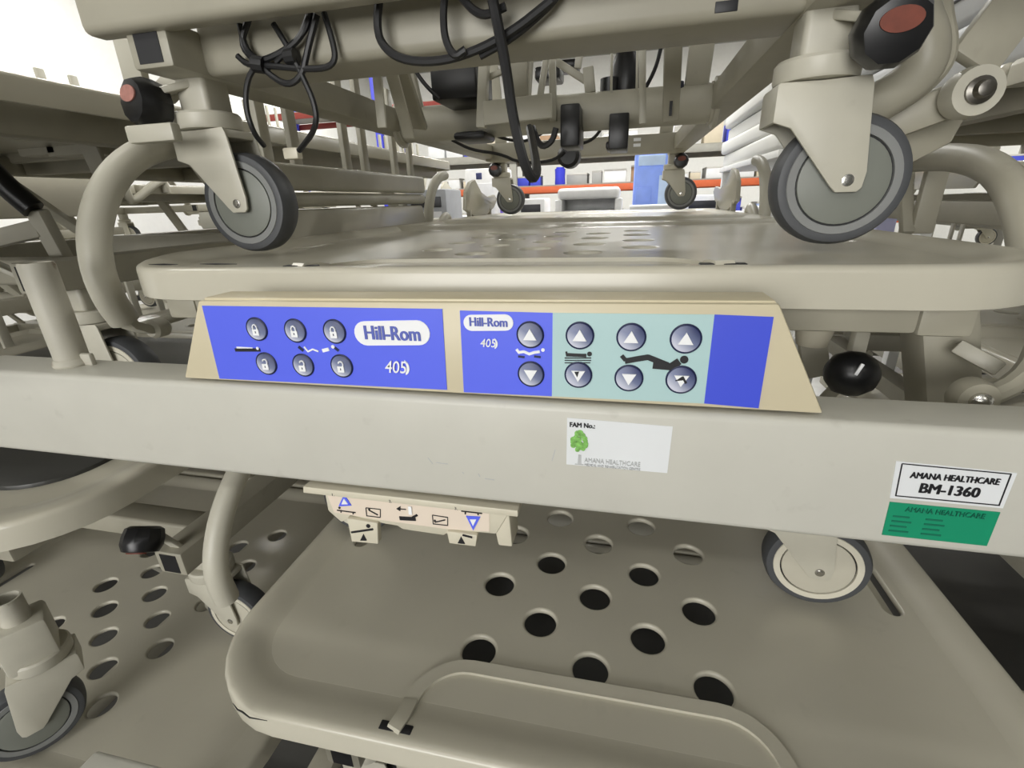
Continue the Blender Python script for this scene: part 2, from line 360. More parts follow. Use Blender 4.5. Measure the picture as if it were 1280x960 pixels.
def base_frame(o, dy=0, tall=False):
    f = part('base_frame', 'base', lambda: MB()
        .bx(-.357-.028, -.357+.028, .10, 1.80, .209, .255, .004).bx(.357-.028, .357+.028, .10, 1.80, .209, .255, .004)
        .bx(-.36, .36, 1.50, 1.57, .200, .262, .006), creamd, o, (0, dy, 0))
    if tall: part('front_crossmember', 'xmem', lambda: MB().bx(-.335, .335, .147, .235, .209, .268, .010, seg=3).bx(-.335, .335, .155, .235, .262, .315, .016, seg=4), creamd, f)
    else: part('front_crossmember', 'xmem2', lambda: MB().bx(-.335, .335, .165, .215, .211, .253, .006, seg=3), creamd, f)
    part('tube_end', 'rtube', lambda: MB().bx(-.3735, -.3405, .0992, .1008, .214, .250), black, f)
    part('tube_end', 'rtube2', lambda: MB().bx(.3405, .3735, .0992, .1008, .214, .250), black, f)
    part('slot_hole', 'slh', lambda: MB().bx(.19, .215, 1.498, 1.5005, .222, .232).bx(.19, .215, 1.498, 1.5005, .24, .25), white, f)
    part('torque_tube', 'ttube', lambda: MB().lathe([(.034, -.33), (.036, -.325), (.036, .325), (.034, .33)], (0, .72, .225), 'X', 28), cream, f)
    part('tube_flange', 'tflan', lambda: MB().lathe([(.044, -.345), (.046, -.342), (.046, -.336), (.038, -.334), (.038, -.33)], (0, .72, .225), 'X', 28), cream, f)
    part('tube_flange', 'tflan2', lambda: MB().lathe([(.044, .345), (.046, .342), (.046, .336), (.038, .334), (.038, .33)], (0, .72, .225), 'X', 28), cream, f)
    return f

def bed(name, label, cx, y0, zc, lift=0, front=((-.357, .17, True), (.357, .17, True)), pedals=(None, None), pale=False,
        beam=True, posts=True, rails=(), strap=True, deck=True, sheet=False, rz=(0, 0), rear=((-.357, 1.68), (.357, 1.68)), bumper=False):
    o = thing(name, label, 'hospital bed', (cx, y0, zc), 'stacked hospital beds')
    up = bpy.data.objects.new  # upper parts are shifted by lift
    parts = []
    if deck:
        parts += [deck_part(o, 'dk1' + str(sheet), -HW, HW, 0, .78, .125, .012, HOLES if not sheet else [], [(-.394, .33, .075, .0135), (.394, .33, .075, .0135)])]
        parts += [deck_part(o, 'dk2', -HW, HW, .786, 1.10, .012, .012, [(x, y) for y in (.90, .98) for x in (-.2, -.07, .07, .2)], [])]
        parts += [deck_part(o, 'dk3', -HW, HW, 1.106, 1.90, .012, .08, [(x, 1.25+.0567*r) for r in range(7) for x in ((-.14, 0, .14) if r % 2 == 0 else (-.07, .07))], [])]
    if sheet:
        parts.append(part('shade_sheet', 'sheet', lambda: MB().prism(rrect(-HW+.085, HW-.085, .085, .74, .075, .02), T-.012, T-.001, 'XY', .002), shadem, o))  # dark sheet added where the dish of the deck lies in shade
    parts.append(part('deck_frame', 'uframe', lambda: MB().bx(-.40, -.36, .03, 1.87, T-.062, T-.018, .004).bx(.36, .40, .03, 1.87, T-.062, T-.018, .004)
        .bx(-.36, .36, .03, .06, T-.060, T-.02, .004).bx(-.36, .36, .80, .84, T-.060, T-.02, .004).bx(-.36, .36, 1.30, 1.34, T-.060, T-.02, .004).bx(-.36, .36, 1.83, 1.87, T-.060, T-.02, .004), creamd, o))
    if strap:
        def sb():
            z = T+.0022; r = .058; pts = [(-.203, .010, T-.006), (-.201, .016, z-.001), (-.200, .02, z-.001)]
            x0, yb = .198, .103
            pts += [(-x0, .03, z-.002), (-x0, .05, z-.006)] + [(-x0+r-r*math.cos(a), yb-r+r*math.sin(a), z-.007) for a in [PI/2*k/8 for k in range(9)]]
            pts += [(-p[0], p[1], p[2]) for p in pts[::-1]]
            return MB().strip(pts, .0165, .004)
        s = part('mattress_strap', 'strap', sb, abs_, o); parts.append(s)
        part('strap_slot', 'sslot1', lambda: MB().bx(-.219, -.182, .012, .022, T-.003, T+.0006, .001), black, s)
        part('strap_slot', 'sslot2', lambda: MB().bx(.182, .219, .012, .022, T-.003, T+.0006, .001), black, s)
    if beam:
        e = part('end_beam', 'beam', lambda: MB().bx(-.60, .60, -.075, -.022, .273, .372, .006, seg=3), creamb, o); parts.append(e)
        for sx in (-1, 1):
            parts.append(part('beam_bracket', 'bb%d' % sx, lambda: MB().bx(sx*.20-.02, sx*.20+.02, -.03, .06, .32, .36, .004).bx(sx*.20-.02, sx*.20+.02, .03, .06, .32, T-.03, .004), creamd, o))
    else: e = None
    if posts:
        for sx in (-1, 1):
            p = part('headboard_post', 'post', lambda: MB().lathe([(.0145, .345), (.0152, .360), (.0152, .478), (.0142, .481), (.0125, .481), (.0125, .46)], (0, 0, 0), 'Z', 20), worn, o, (sx*.463, -.043, 0)); parts.append(p)
            part('weld_ring', 'weld', lambda: MB().lathe([(.0175, .371), (.0185, .374), (.0165, .379), (.0155, .380)], (0, 0, 0), 'Z', 20).bx(.010, .028, -.002, .004, .371, .385, .002), worn, p)
    for p in parts: p.location.z += lift
    f = base_frame(o, front[1][1]-.17, bumper)
    if bumper:
        obj('bumper_bar', MB().bx(-.428, .56, .085, .115, .243, .36, .009, seg=3), creamd, o)
    # lifting arms between base and deck
    for i, (ya, yb, sx) in enumerate(((.72, .50, -1), (.72, .50, 1), (1.53, 1.34, -1), (1.53, 1.34, 1))):
        p = obj('lift_arm', MB().bar((sx*.30, ya, .235), (sx*.30, yb, T-.04+lift), .016, .045, .004, (1, 0, 0)), cream, f)
    for i, (px, py, tr) in enumerate(front): caster(o, px, py, tr, pedals[i], pale, rz[i])
    for px, py in rear: caster(o, px, py, True, (.02 if px > 0 else -.02, -.05, .182, redm, (0, 0)), pale)
    for sx, near, pan in rails: side_rail(o, sx, lift, near, pan)
    return o, e

G = (0, 0, 0)
bedA, _ = bed('hospital_bed', 'topmost cream hospital bed of the middle stack, seen from below with hanging black cables',
    -.178, .428, -.054, lift=.27, beam=True, strap=False, bumper=True, rear=((-.357, 1.76), (.357, 1.76)),
    pedals=((-.050, -.045, .181, pinkp, (-.1, -.25)), (.030, -.060, .178, redm, (.22, -.05))))
bedB, beamB = bed('hospital_bed', 'cream hospital bed with blue control panel and white numbered stickers on its end beam',
    -.12, .415, -.523, pale=True, front=((-.33, .19, True), (.357, .17, True)), rear=((-.32, 1.60), (.357, 1.60)), rails=((-1, True, True), (1, False, False)), rz=(0, -.1))
bedC, _ = bed('hospital_bed', 'cream hospital bed below the blue control panel, its perforated deck and looped strap in view',
    -.013, .286, -.992, pale=True, posts=False)
bedC.rotation_euler.z = math.radians(.7)
bedD, _ = bed('hospital_bed', 'lowest bed of the middle stack, its dark pad added as shade, glimpsed through the deck holes', 0, .42, -1.461, pale=True, beam=False, posts=False, sheet=True, strap=False)
# left stack
bed('hospital_bed', 'topmost cream hospital bed of the left stack, its long deck edge under the white wall', -1.215, .26, -.316, lift=.015,
    front=((-.20, .36, True), (.357, .34, True)), rear=((-.20, 1.7), (.357, 1.7)), pedals=(None, (-.22, -.10, .30, redm, (.4, .9))), pale=True, strap=False)
bed('hospital_bed', 'middle hospital bed of the left stack with a dark grey pad added as shade in its deck', -1.08, .268, -.785,
    front=((-.357, .29, True), (.357, .29, True)), pedals=(None, (.005, -.10, .305, redm, (.9, .2))), pale=True, strap=False, sheet=True, posts=False, beam=False)
bed('hospital_bed', 'lowest hospital bed of the left stack with an olive perforated deck in shadow', -.985, .257, -1.461, lift=.207, pale=True, beam=False, strap=False, posts=False)
# second column of beds farther left, and right
bed('hospital_bed', 'top bed of the outer left stack, dim beyond the left stack', -2.32, .5, -.50, lift=.14, strap=False, posts=False, pale=True, rails=((1, False, True),))
bed('hospital_bed', 'middle bed of the outer left stack, dim beyond the left stack', -2.30, .55, -.969, strap=False, posts=False, pale=True, rails=((1, False, True),))
bed('hospital_bed', 'bottom bed of the outer left stack, in the dark beyond the left stack', -2.31, .5, -1.461, lift=.023, strap=False, posts=False, pale=True)
bed('hospital_bed', 'top bed of the outer right stack, dim beyond the right stack', 2.28, .5, -.45, lift=.10, strap=False, posts=False, pale=True)
bed('hospital_bed', 'middle bed of the outer right stack, dim beyond the right stack', 2.30, .55, -.919, strap=False, posts=False, pale=True)
bed('hospital_bed', 'bottom bed of the outer right stack, in the dark beyond the right stack', 2.27, .5, -1.461, lift=.073, strap=False, posts=False, pale=True)
for q, (cx, y0, nm, dz) in enumerate(((-3.5, .7, 'third column of beds from the middle on the left', .10), (-2.1, 2.75, 'left stack in the row of beds behind', .05), (-3.3, 2.8, 'outer left stack in the row of beds behind', .16), (2.2, 2.7, 'right stack in the row of beds behind', .05))):
    z = -1.461
    for k, nm2 in enumerate(('bottom', 'middle', 'top')):
        bed('hospital_bed', '%s bed of the %s' % (nm2, nm), cx+.02*k, y0, z, lift=dz, strap=False, posts=False, pale=True, rails=((1, False, True),) if cx < 0 else ((-1, False, True),))
        z += .469+dz
# right stack
bed('hospital_bed', 'topmost hospital bed of the right stack with a pile of grey mattresses', 1.075, .30, -.284, strap=False, posts=False)
bed('hospital_bed', 'middle hospital bed of the right stack, dim behind the gap beside the blue control panel', 1.12, .40, -.753, strap=False, pale=True, front=((-.18, .17, True), (.357, .17, True)), rear=((-.18, 1.68), (.357, 1.68)))
bed('hospital_bed', 'lowest hospital bed of the right stack in the dark lower right corner', 1.34, .36, -1.461, lift=.239, strap=False, pale=True)

# ------------------------------------------------------------------ control panel of bed B
def loc(p, o=bedB): return (p[0]-o.location.x, p[1]-o.location.y, p[2]-o.location.z)
OX, OY, OZ = bedB.location
def xz(p): return (p[0]-OX, p[1]-OZ)
PY = .345-OY                                              # front face of the panel, bed-local
def pt(*pp): return [xz(p) for p in pp]
panel = obj('control_panel', MB().prism(pt((-0.36737, -0.07320), (0.10315, -0.06960), (0.14386, -0.14788), (-0.40803, -0.14889)), PY, PY+.034, bev=.0022), panelm, bedB)
obj('panel_lip', MB().prism([(a, b) for a, b in pt((-0.36409, -0.07102), (0.10144, -0.06801), (0.10300, -0.07176), (-0.36424, -0.07673))], PY+.004, PY+.036, bev=.0012), panelm, panel)
def film(name, m, *pp): return obj(name, MB().prism(pt(*pp), PY-.0006, PY+.001), m, panel)
film('blue_film', bluem, (-0.36361, -0.07744), (-0.13693, -0.07669), (-0.13886, -0.14512), (-0.36601, -0.14674))
film('blue_film', bluem, (-0.12248, -0.07771), (-0.04973, -0.07830), (-0.05044, -0.14556), (-0.12417, -0.14643))
film('teal_film', tealm, (-0.04973, -0.07830), (0.06299, -0.07740), (0.06342, -0.14444), (-0.05044, -0.14556))
film('blue_film', bluem2, (0.06299, -0.07740), (0.10058, -0.07835), (0.10081, -0.14582), (0.06342, -0.14444))
def button(c, R=.0096):
    x, z = xz(c)
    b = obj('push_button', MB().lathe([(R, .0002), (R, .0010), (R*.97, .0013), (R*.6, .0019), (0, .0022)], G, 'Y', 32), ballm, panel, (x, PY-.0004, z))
    part('button_rim', 'brim%.4f' % R, lambda: MB().lathe([(R+.0011, -.0003), (R+.0011, .0010), (R+.0003, .0015), (R-.0004, .0010), (R-.0004, -.0003)], G, 'Y', 32), navy, b)
    return b
def icon(b, mb, m, name='button_icon'): return obj(name, mb, m, b)
YI0, YI1 = -.0030, -.0012
def padlock(b, open_):
    k = MB().bx(-.0031, .0031, YI0, YI1, -.0052, .0002)
    sh = [(-.0021, 0), (-.0021, .0024), (-.0013, .0040), (0, .0046), (.0013, .0040), (.0021, .0024), (.0021, 0)]
    if open_: sh = [(-.0019+.0003, .0028), (-.001, .0042), (.0004, .0047), (.002, .0042), (.0028, .0028), (.0027, .0012), (.0019, 0)]
    k.stroke(sh, .0010, YI0, YI1); icon(b, k, white)
    icon(b, MB().bx(-.0004, .0004, YI0-.0002, YI1, -.0032, -.0014), navy, 'keyhole')
for c in ((-0.31154, -0.09729), (-0.27297, -0.09771), (-0.23501, -0.09740)): padlock(button(c), False)
for c in ((-0.30984, -0.12918), (-0.27192, -0.12904), (-0.23375, -0.12809)): padlock(button(c), True)
def arrow(b, upw, mark=None):
    s = 1 if upw else -1
    k = MB().prism([(-.0052, -.0032*s-.0006*s), (.0052, -.0032*s-.0006*s), (0, .0056*s-.0006*s)], YI0, YI1); icon(b, k, white, 'arrow')
    if mark: icon(b, MB().prism(mark, YI0-.0004, YI1), black, 'worn_patch')
arrow(button((-0.06703, -0.09540)), True); arrow(button((-0.06698, -0.12736)), False)
arrow(button((-0.02924, -0.09494)), True)
arrow(button((-0.02986, -0.12621)), False, [(-.0028, .0032), (.0008, .0036), (-.0006, -.0012)])
arrow(button((0.00801, -0.09507)), True); arrow(button((0.00806, -0.12693)), False)
arrow(button((0.04576, -0.09513), .0099), True)
arrow(button((0.04536, -0.12629), .0099), False, [(-.0042, -.0004), (.0002, .0034), (.0012, .0036), (.0042, -.0014), (.0028, -.0022), (.0012, .0006)])
A0, A1 = PY-.0013, PY-.0004
def body(name, m, strokes, discs=()):
    k = MB()
    for pts, wd in strokes: k.stroke(pt(*pts), wd, A0, A1)
    for c, r in discs: k.disc(*xz(c), r, A0, A1)
    return obj(name, k, m, panel)
# lying figures between the buttons
body('figure_symbol', black, [([(0.00187, -0.10942), (0.00497, -0.11306)], .0030), ([(0.00442, -0.11371), (0.01355, -0.11145), (0.02088, -0.10991), (0.02962, -0.11327), (0.03543, -0.11550)], .0042), ([(0.02695, -0.11525), (0.03268, -0.11624)], .0046), ([(0.02472, -0.11597), (0.03721, -0.11666), (0.04295, -0.11209)], .0052)], [((0.04614, -0.11073), .0029)])
body('figure_symbol', black, [([(-0.03931, -0.10783), (-0.03866, -0.11165)], .0014), ([(-0.03867, -0.11036), (-0.02411, -0.11043)], .0026)], [((-0.02175, -0.10907), .0018)])
body('bed_symbol', black, [([(-0.04049, -0.11301), (-0.02046, -0.11220)], .0007), ([(-0.04047, -0.11494), (-0.02041, -0.11411)], .0006), ([(-0.04046, -0.11689), (-0.02096, -0.11605)], .0006)])
body('figure_symbol', white, [([(-0.07806, -0.10730), (-0.07621, -0.10985), (-0.07236, -0.10905), (-0.06795, -0.11084), (-0.06414, -0.10940), (-0.05973, -0.10858)], .0021)], [((-0.05721, -0.10720), .0014)])
body('figure_shade', navy, [([(-0.07694, -0.11316), (-0.07183, -0.11361)], .0016), ([(-0.06419, -0.11265), (-0.05915, -0.11311)], .0016)])
body('figure_symbol', black, [([(-0.33978, -0.11743), (-0.31326, -0.11647)], .0030)])
body('figure_symbol', white, [([(-0.33739, -0.11507), (-0.32048, -0.11523)], .0016)], [((-0.31540, -0.11505), .0014)])
body('figure_symbol', white, [([(-0.26740, -0.11190), (-0.26434, -0.11616), (-0.25910, -0.11378), (-0.25401, -0.11577)], .0014), ([(-0.24992, -0.11490), (-0.24337, -0.11322)], .0030)], [((-0.23907, -0.11092), .0016)])
body('figure_shade', navy, [([(-0.27301, -0.11209), (-0.26900, -0.11560)], .0024), ([(-0.23766, -0.11159), (-0.23433, -0.11433)], .0022)])
# logo pills and lettering
def pill(ca, cb, h):
    (xa, za), (xb, zb) = xz(ca), xz(cb); r = h/2
    poly = [(xb-r+r*math.cos(a), zb+r*math.sin(a)) for a in [-PI/2+PI*k/10 for k in range(11)]] + [(xa+r+r*math.cos(a), za+r*math.sin(a)) for a in [PI/2+PI*k/10 for k in range(11)]]
    return obj('logo_pill', MB().prism(poly, A0, A1), white, panel)
logom = mat('logo_blue_print', (.09, .12, .46), .5, var=.01)
def mid(c): x, z = xz(c); return (x, A0-.0004, z)
pill((-0.21640, -0.09828), (-0.14897, -0.09641), .0208); text('lettering', 'Hill-Rom', mid((-0.18202, -0.09732)), .0490, .0118, logom, panel, bold=.004, fat=.00045)
pill((-0.11989, -0.08720), (-0.07995, -0.08630), .0128); text('lettering', 'Hill-Rom', mid((-0.09964, -0.08611)), .0300, .0070, logom, panel, bold=.004, fat=.00028)
text('lettering', '405', mid((-0.18226, -0.12652)), .0200, .0108, white, panel, shear=.2, bold=.006)
text('lettering', '405', mid((-0.10051, -0.10285)), .0130, .0068, white, panel, shear=.2, bold=.006)
def swoosh(c, r):
    x, z = xz(c)
    k = MB(); k.prism([(x+r*.8*math.cos(a), z+r*math.sin(a)) for a in [-1.3+2.6*i/10 for i in range(11)]] + [(x+r*.45*math.cos(a), z+r*.75*math.sin(a)) for a in [1.1-2.2*i/10 for i in range(11)]], A0, A1)
    return obj('logo_swoosh', k, white, panel)
swoosh((-0.17574, -0.12693), .0068); swoosh((-0.09662, -0.10338), .0045)

# ------------------------------------------------------------------ stickers on the end beam
BY = .340-OY
def beamfilm(name, m, d, *pp): return obj(name, MB().prism(pt(*pp), BY-d, BY+.001), m, beamB)
def bm_(c, d=.0010): x, z = xz(c); return (x, BY-d, z)
beamfilm('asset_sticker', paper, .0005, (-0.03759, -0.16128), (0.04246, -0.16281), (0.04177, -0.20357), (-0.03783, -0.20359))
text('lettering', 'FAM No.:', bm_((-0.02549, -0.16669)), .0195, .0040, black, beamB, fat=.0002)
k = MB(); random.seed(3)
for i in range(26):
    a, r = random.uniform(0, 2*PI), math.sqrt(random.random())
    x, z = xz((-0.02774, -0.18115)); k.disc(x+r*.0056*math.cos(a), z+r*.0082*math.sin(a), random.uniform(.0016, .0026), BY-.0010-.00002*i, BY-.0004, 9)
obj('tree_emblem', k, leafm, beamB)
k = MB(); x, z = xz((-0.02680, -0.19649))
for q in (-.0014, -.0004, .0008): k.stroke([(x+q, z-.0058), (x+q*.7, z+.003)], .0007, BY-.0008, BY-.0004)
k.stroke([(x-.004, z-.006), (x+.003, z-.006)], .0007, BY-.0008, BY-.0004)
obj('tree_emblem_trunk', k, greym, beamB)
text('lettering', 'AMANA HEALTHCARE', bm_((-0.00118, -0.19769)), .0440, .0042, greym, beamB)
text('lettering', 'MEDICAL AND REHABILITATION CENTRE', bm_((-0.00099, -0.20211)), .0440, .0022, greym, beamB)
beamfilm('number_sticker', paper, .0005, (0.19275, -0.17785), (0.26343, -0.18009), (0.26342, -0.20821), (0.19557, -0.20798))
k = MB(); cs = pt((0.19650, -0.17941), (0.26016, -0.18105), (0.26048, -0.20595), (0.19853, -0.20558)); k.stroke(cs+[cs[0]], .0008, BY-.0008, BY-.0004); obj('sticker_border', k, black, beamB)
text('lettering', 'AMANA HEALTHCARE', bm_((0.22947, -0.18752)), .0520, .0048, black, beamB, fat=.00016)
text('lettering', 'BM-1360', bm_((0.22915, -0.19729)), .0350, .0078, black, beamB, fat=.00035)
beamfilm('green_sticker', greenst, .0005, (0.19631, -0.21132), (0.26300, -0.21158), (0.26306, -0.24037), (0.19755, -0.24019))
text('lettering', 'AMANA HEALTHCARE', bm_((0.23099, -0.21578)), .0480, .0040, greendk, beamB)
k = MB()
for (x0, y0_, n) in ((1116, 642, 4), (1160, 646, 4)):
    for i in range(n):
        ax, az = xz((0.20069, -0.22186)); 
        ax += 0 if x0 == 1116 else .0205; az -= .0042*i
        k.stroke([(ax, az-.001), (ax+(.0125 if i % 2 else .0105), az-.001)], .0014, BY-.0008, BY-.0004)
obj('sticker_small_print', k, greendk, beamB)
k = MB()
for (a, b) in (((-0.16062, -0.20940), (-0.15668, -0.21553)), ((-0.12939, -0.22088), (-0.12801, -0.22237)), ((-0.11468, -0.22095), (-0.11341, -0.22406)), ((-0.04714, -0.19095), (-0.04981, -0.20174)), ((-0.15346, -0.21357), (-0.14224, -0.21408)), ((-0.10910, -0.22522), (-0.10043, -0.22589))):
    k.stroke(pt(a, b), .0007, BY-.0002, BY+.0005)
obj('scuff_mark', k, greym, beamB)

# ------------------------------------------------------------------ release handle with its instruction label under the beam
LY = .352-OY
rel = obj('release_handle', MB().prism(pt((-0.28401, -0.26789), (-0.09185, -0.26867), (-0.10525, -0.29414), (-0.14951, -0.29589), (-0.15409, -0.30131), (-0.22202, -0.29848), (-0.25693, -0.29347), (-0.28227, -0.29192)), LY, LY+.03, bev=.0015), tabm, bedB)
obj('handle_flange', MB().prism(pt((-0.30594, -0.26282), (-0.08262, -0.26305), (-0.08282, -0.27012), (-0.30765, -0.27069)), LY-.002, LY+.034, bev=.0012), tabm, rel)
obj('handle_wedge', MB().prism(pt((-0.23000, -0.29277), (-0.15359, -0.29553), (-0.16060, -0.30903), (-0.20577, -0.30792)), LY+.006, LY+.03, bev=.002), tabm, rel)
obj('handle_wedge', MB().prism(pt((-0.11028, -0.26932), (-0.09195, -0.27135), (-0.09014, -0.30872), (-0.10434, -0.30905)), LY+.002, LY+.03, bev=.002), tabm, rel)
obj('handle_wedge', MB().prism(pt((-0.28552, -0.27094), (-0.27881, -0.27396), (-0.25745, -0.29649), (-0.27280, -0.30556), (-0.28607, -0.29242)), LY+.002, LY+.03, bev=.002), tabm, rel)
obj('instruction_label', MB().prism(pt((-0.28066, -0.26940), (-0.11028, -0.26932), (-0.11141, -0.29133), (-0.15351, -0.29457), (-0.22132, -0.29352), (-0.27659, -0.29117)), LY-.0006, LY+.001), pinkm, rel)
for q in (((-0.26064, -0.29397), (-0.22684, -0.29525), (-0.22978, -0.32148), (-0.26014, -0.32301)), ((-0.15351, -0.29457), (-0.12272, -0.29483), (-0.12515, -0.30845), (-0.15223, -0.30873))):
    obj('release_tab', MB().prism(pt(*q), LY-.004, LY+.004, bev=.001), tabm, rel)
L0, L1 = LY-.0014, LY-.0005
def lab(name, m, strokes=(), discs=(), polys=(), d=0):
    k = MB()
    for pts, wd in strokes: k.stroke(pt(*pts), wd, L0-d, L1-d)
    for c, r in discs: k.disc(*xz(c), r, L0-d, L1-d, 14)
    for p in polys: k.prism(pt(*p), L0-d, L1-d)
    return obj(name, k, m, rel)
lab('label_triangle', bluem, polys=[((-0.26948, -0.28244), (-0.25455, -0.27959), (-0.26039, -0.26699))]); lab('label_triangle', white, polys=[((-0.26524, -0.27901), (-0.25787, -0.27809), (-0.26125, -0.27182))], d=.0006)
lab('label_triangle', bluem, polys=[((-0.13345, -0.27600), (-0.11916, -0.27500), (-0.12732, -0.29176))]); lab('label_triangle', white, polys=[((-0.12969, -0.27915), (-0.12329, -0.27828), (-0.12696, -0.28613))], d=.0006)
lab('bed_symbol', black, [([(-0.27227, -0.28767), (-0.25148, -0.28787)], .0010), ([(-0.26760, -0.28706), (-0.26814, -0.29006)], .0010), ([(-0.25423, -0.28823), (-0.25457, -0.29023)], .0010)], [((-0.26892, -0.28431), .0012)])
lab('bed_symbol', black, [([(-0.13787, -0.27113), (-0.11738, -0.27115)], .0010), ([(-0.13386, -0.27060), (-0.13412, -0.27427)], .0012), ([(-0.12126, -0.27076), (-0.12143, -0.27349)], .0012)], [((-0.13520, -0.26717), .0014)])
def sqr(a, b, c, d): return [a, b, c, d, a]
lab('tilt_symbol', black, [(sqr((-0.23870, -0.28044), (-0.22292, -0.28031), (-0.22433, -0.29006), (-0.23934, -0.29014)), .0006), ([(-0.23556, -0.28290), (-0.22658, -0.28748)], .0010)], [((-0.23541, -0.28192), .0010)])
lab('tilt_symbol', black, [(sqr((-0.16779, -0.27966), (-0.15229, -0.28036), (-0.15310, -0.28980), (-0.16798, -0.28999)), .0006), ([(-0.16611, -0.28784), (-0.15501, -0.28352)], .0010)], [((-0.16593, -0.28594), .0010)])
lab('hand_symbol', black, [([(-0.20438, -0.27698), (-0.19501, -0.27670)], .0008), ([(-0.20326, -0.28818), (-0.18607, -0.28680)], .0042), ([(-0.18928, -0.28534), (-0.18382, -0.28179)], .0022)], polys=[((-0.20525, -0.27709), (-0.20056, -0.27368), (-0.20128, -0.27939))])
lab('hand_symbol', white, [([(-0.19029, -0.27238), (-0.19055, -0.28174)], .0034)], d=.0005)
def at_l(c, d=.002): x, z = xz(c); return (x, LY-d, z)
text('lettering', '1.', at_l((-0.27231, -0.26841)), .0026, .0028, black, rel); text('lettering', '2.', at_l((-0.21006, -0.26836)), .0030, .0030, black, rel); text('lettering', '3.', at_l((-0.14243, -0.26810)), .0030, .0030, black, rel)
lab('tilt_symbol', black, [([(-0.25801, -0.31051), (-0.23240, -0.30288)], .0020)], [((-0.23726, -0.29962), .0022)], [((-0.24941, -0.31936), (-0.24195, -0.31825), (-0.24436, -0.31055))], d=.0035)
lab('tilt_symbol', black, [([(-0.13729, -0.29601), (-0.12769, -0.29744)], .0018)], [], [((-0.14295, -0.30637), (-0.13557, -0.30621), (-0.13907, -0.29816))], d=.0035)

# ------------------------------------------------------------------ loose parts of the middle stack
def cable(pts, r, o, sm=2): return obj('cable', MB().tube([loc(p, o) for p in pts], r, 8, smooth=sm), rubber, o)
cable([(-0.2610, 0.5560, 0.1993), (-0.2667, 0.5560, 0.1792), (-0.2647, 0.5560, 0.1613), (-0.2445, 0.5560, 0.1452), (-0.2040, 0.5560, 0.1396), (-0.1639, 0.5560, 0.1447), (-0.1210, 0.5560, 0.1586), (-0.0806, 0.5560, 0.1806)], .0045, bedA)
cable([(-0.1572, 0.5620, 0.1427), (-0.1225, 0.5620, 0.1549), (-0.0862, 0.5620, 0.1766), (-0.0736, 0.5620, 0.1881)], .0040, bedA)
cable([(-0.1870, 0.5500, 0.1950), (-0.1904, 0.5500, 0.1769), (-0.1904, 0.5500, 0.1567), (-0.1813, 0.5500, 0.1406), (-0.1688, 0.5500, 0.1465)], .0040, bedA)
cable([(-0.1714, 0.5500, 0.1920), (-0.1582, 0.5500, 0.1777), (-0.1453, 0.5500, 0.1725), (-0.1255, 0.5500, 0.1783)], .0040, bedA)
cable([(-0.1369, 0.5400, 0.1877), (-0.1330, 0.5400, 0.1684), (-0.1273, 0.5500, 0.1305), (-0.1234, 0.5560, 0.0883), (-0.1124, 0.5480, 0.0452), (-0.1037, 0.5550, 0.0206), (-0.0991, 0.5700, 0.0291), (-0.1186, 0.6600, 0.0582), (-0.1356, 0.7200, 0.0935)], .0055, bedA)
# bunch by the left caster
cable([(-0.4247, 0.5650, 0.2043), (-0.4444, 0.5650, 0.1796), (-0.4301, 0.5650, 0.1604), (-0.4002, 0.5650, 0.1641), (-0.3661, 0.5650, 0.1764), (-0.3506, 0.5650, 0.1970)], .0035, bedA)
cable([(-0.4227, 0.5650, 0.1598), (-0.4423, 0.5650, 0.1478), (-0.4545, 0.5650, 0.1199), (-0.4513, 0.5650, 0.0897), (-0.4588, 0.5900, 0.0774)], .0032, bedA)
cable([(-0.3406, 0.5650, 0.1975), (-0.3577, 0.5650, 0.1681), (-0.3706, 0.5650, 0.1422), (-0.3916, 0.5650, 0.1335), (-0.4149, 0.5650, 0.1480), (-0.4255, 0.5650, 0.1616)], .0036, bedA)
cable([(-0.3960, 0.5650, 0.1941), (-0.3813, 0.5650, 0.1686), (-0.3706, 0.5650, 0.1422), (-0.3599, 0.5650, 0.1134), (-0.3628, 0.5650, 0.0888), (-0.4159, 0.6000, 0.0704)], .0034, bedA)
cable([(-0.3316, 0.5650, 0.1980), (-0.3259, 0.5650, 0.1712), (-0.3252, 0.5650, 0.1539), (-0.3387, 0.5650, 0.1466), (-0.3773, 0.5650, 0.1498), (-0.4077, 0.5650, 0.1554), (-0.4395, 0.5650, 0.1580), (-0.4508, 0.5650, 0.1684)], .0034, bedA)
cable([(-0.4017, 0.5650, 0.1580), (-0.3692, 0.5650, 0.1766), (-0.3548, 0.5650, 0.1865), (-0.3477, 0.5650, 0.2010)], .0030, bedA)
cable([(-0.4391, 0.5650, 0.1982), (-0.4391, 0.5650, 0.1752), (-0.4255, 0.5650, 0.1616)], .0036, bedA)
obj('cable_tie', MB().tube([loc((-0.4305, 0.5650, 0.1588), bedA), loc((-0.4161, 0.5650, 0.1561), bedA)], .009, 10), rubber, bedA)
obj('cable_tie', MB().tube([loc((-0.3871, 0.5650, 0.1615), bedA), loc((-0.3745, 0.5650, 0.1619), bedA)], .008, 10), rubber, bedA)
obj('cable_clip', MB().box(loc((-0.4403, 0.6200, 0.0695), bedA), (.022, .012, .014), .002), tabm, bedA)
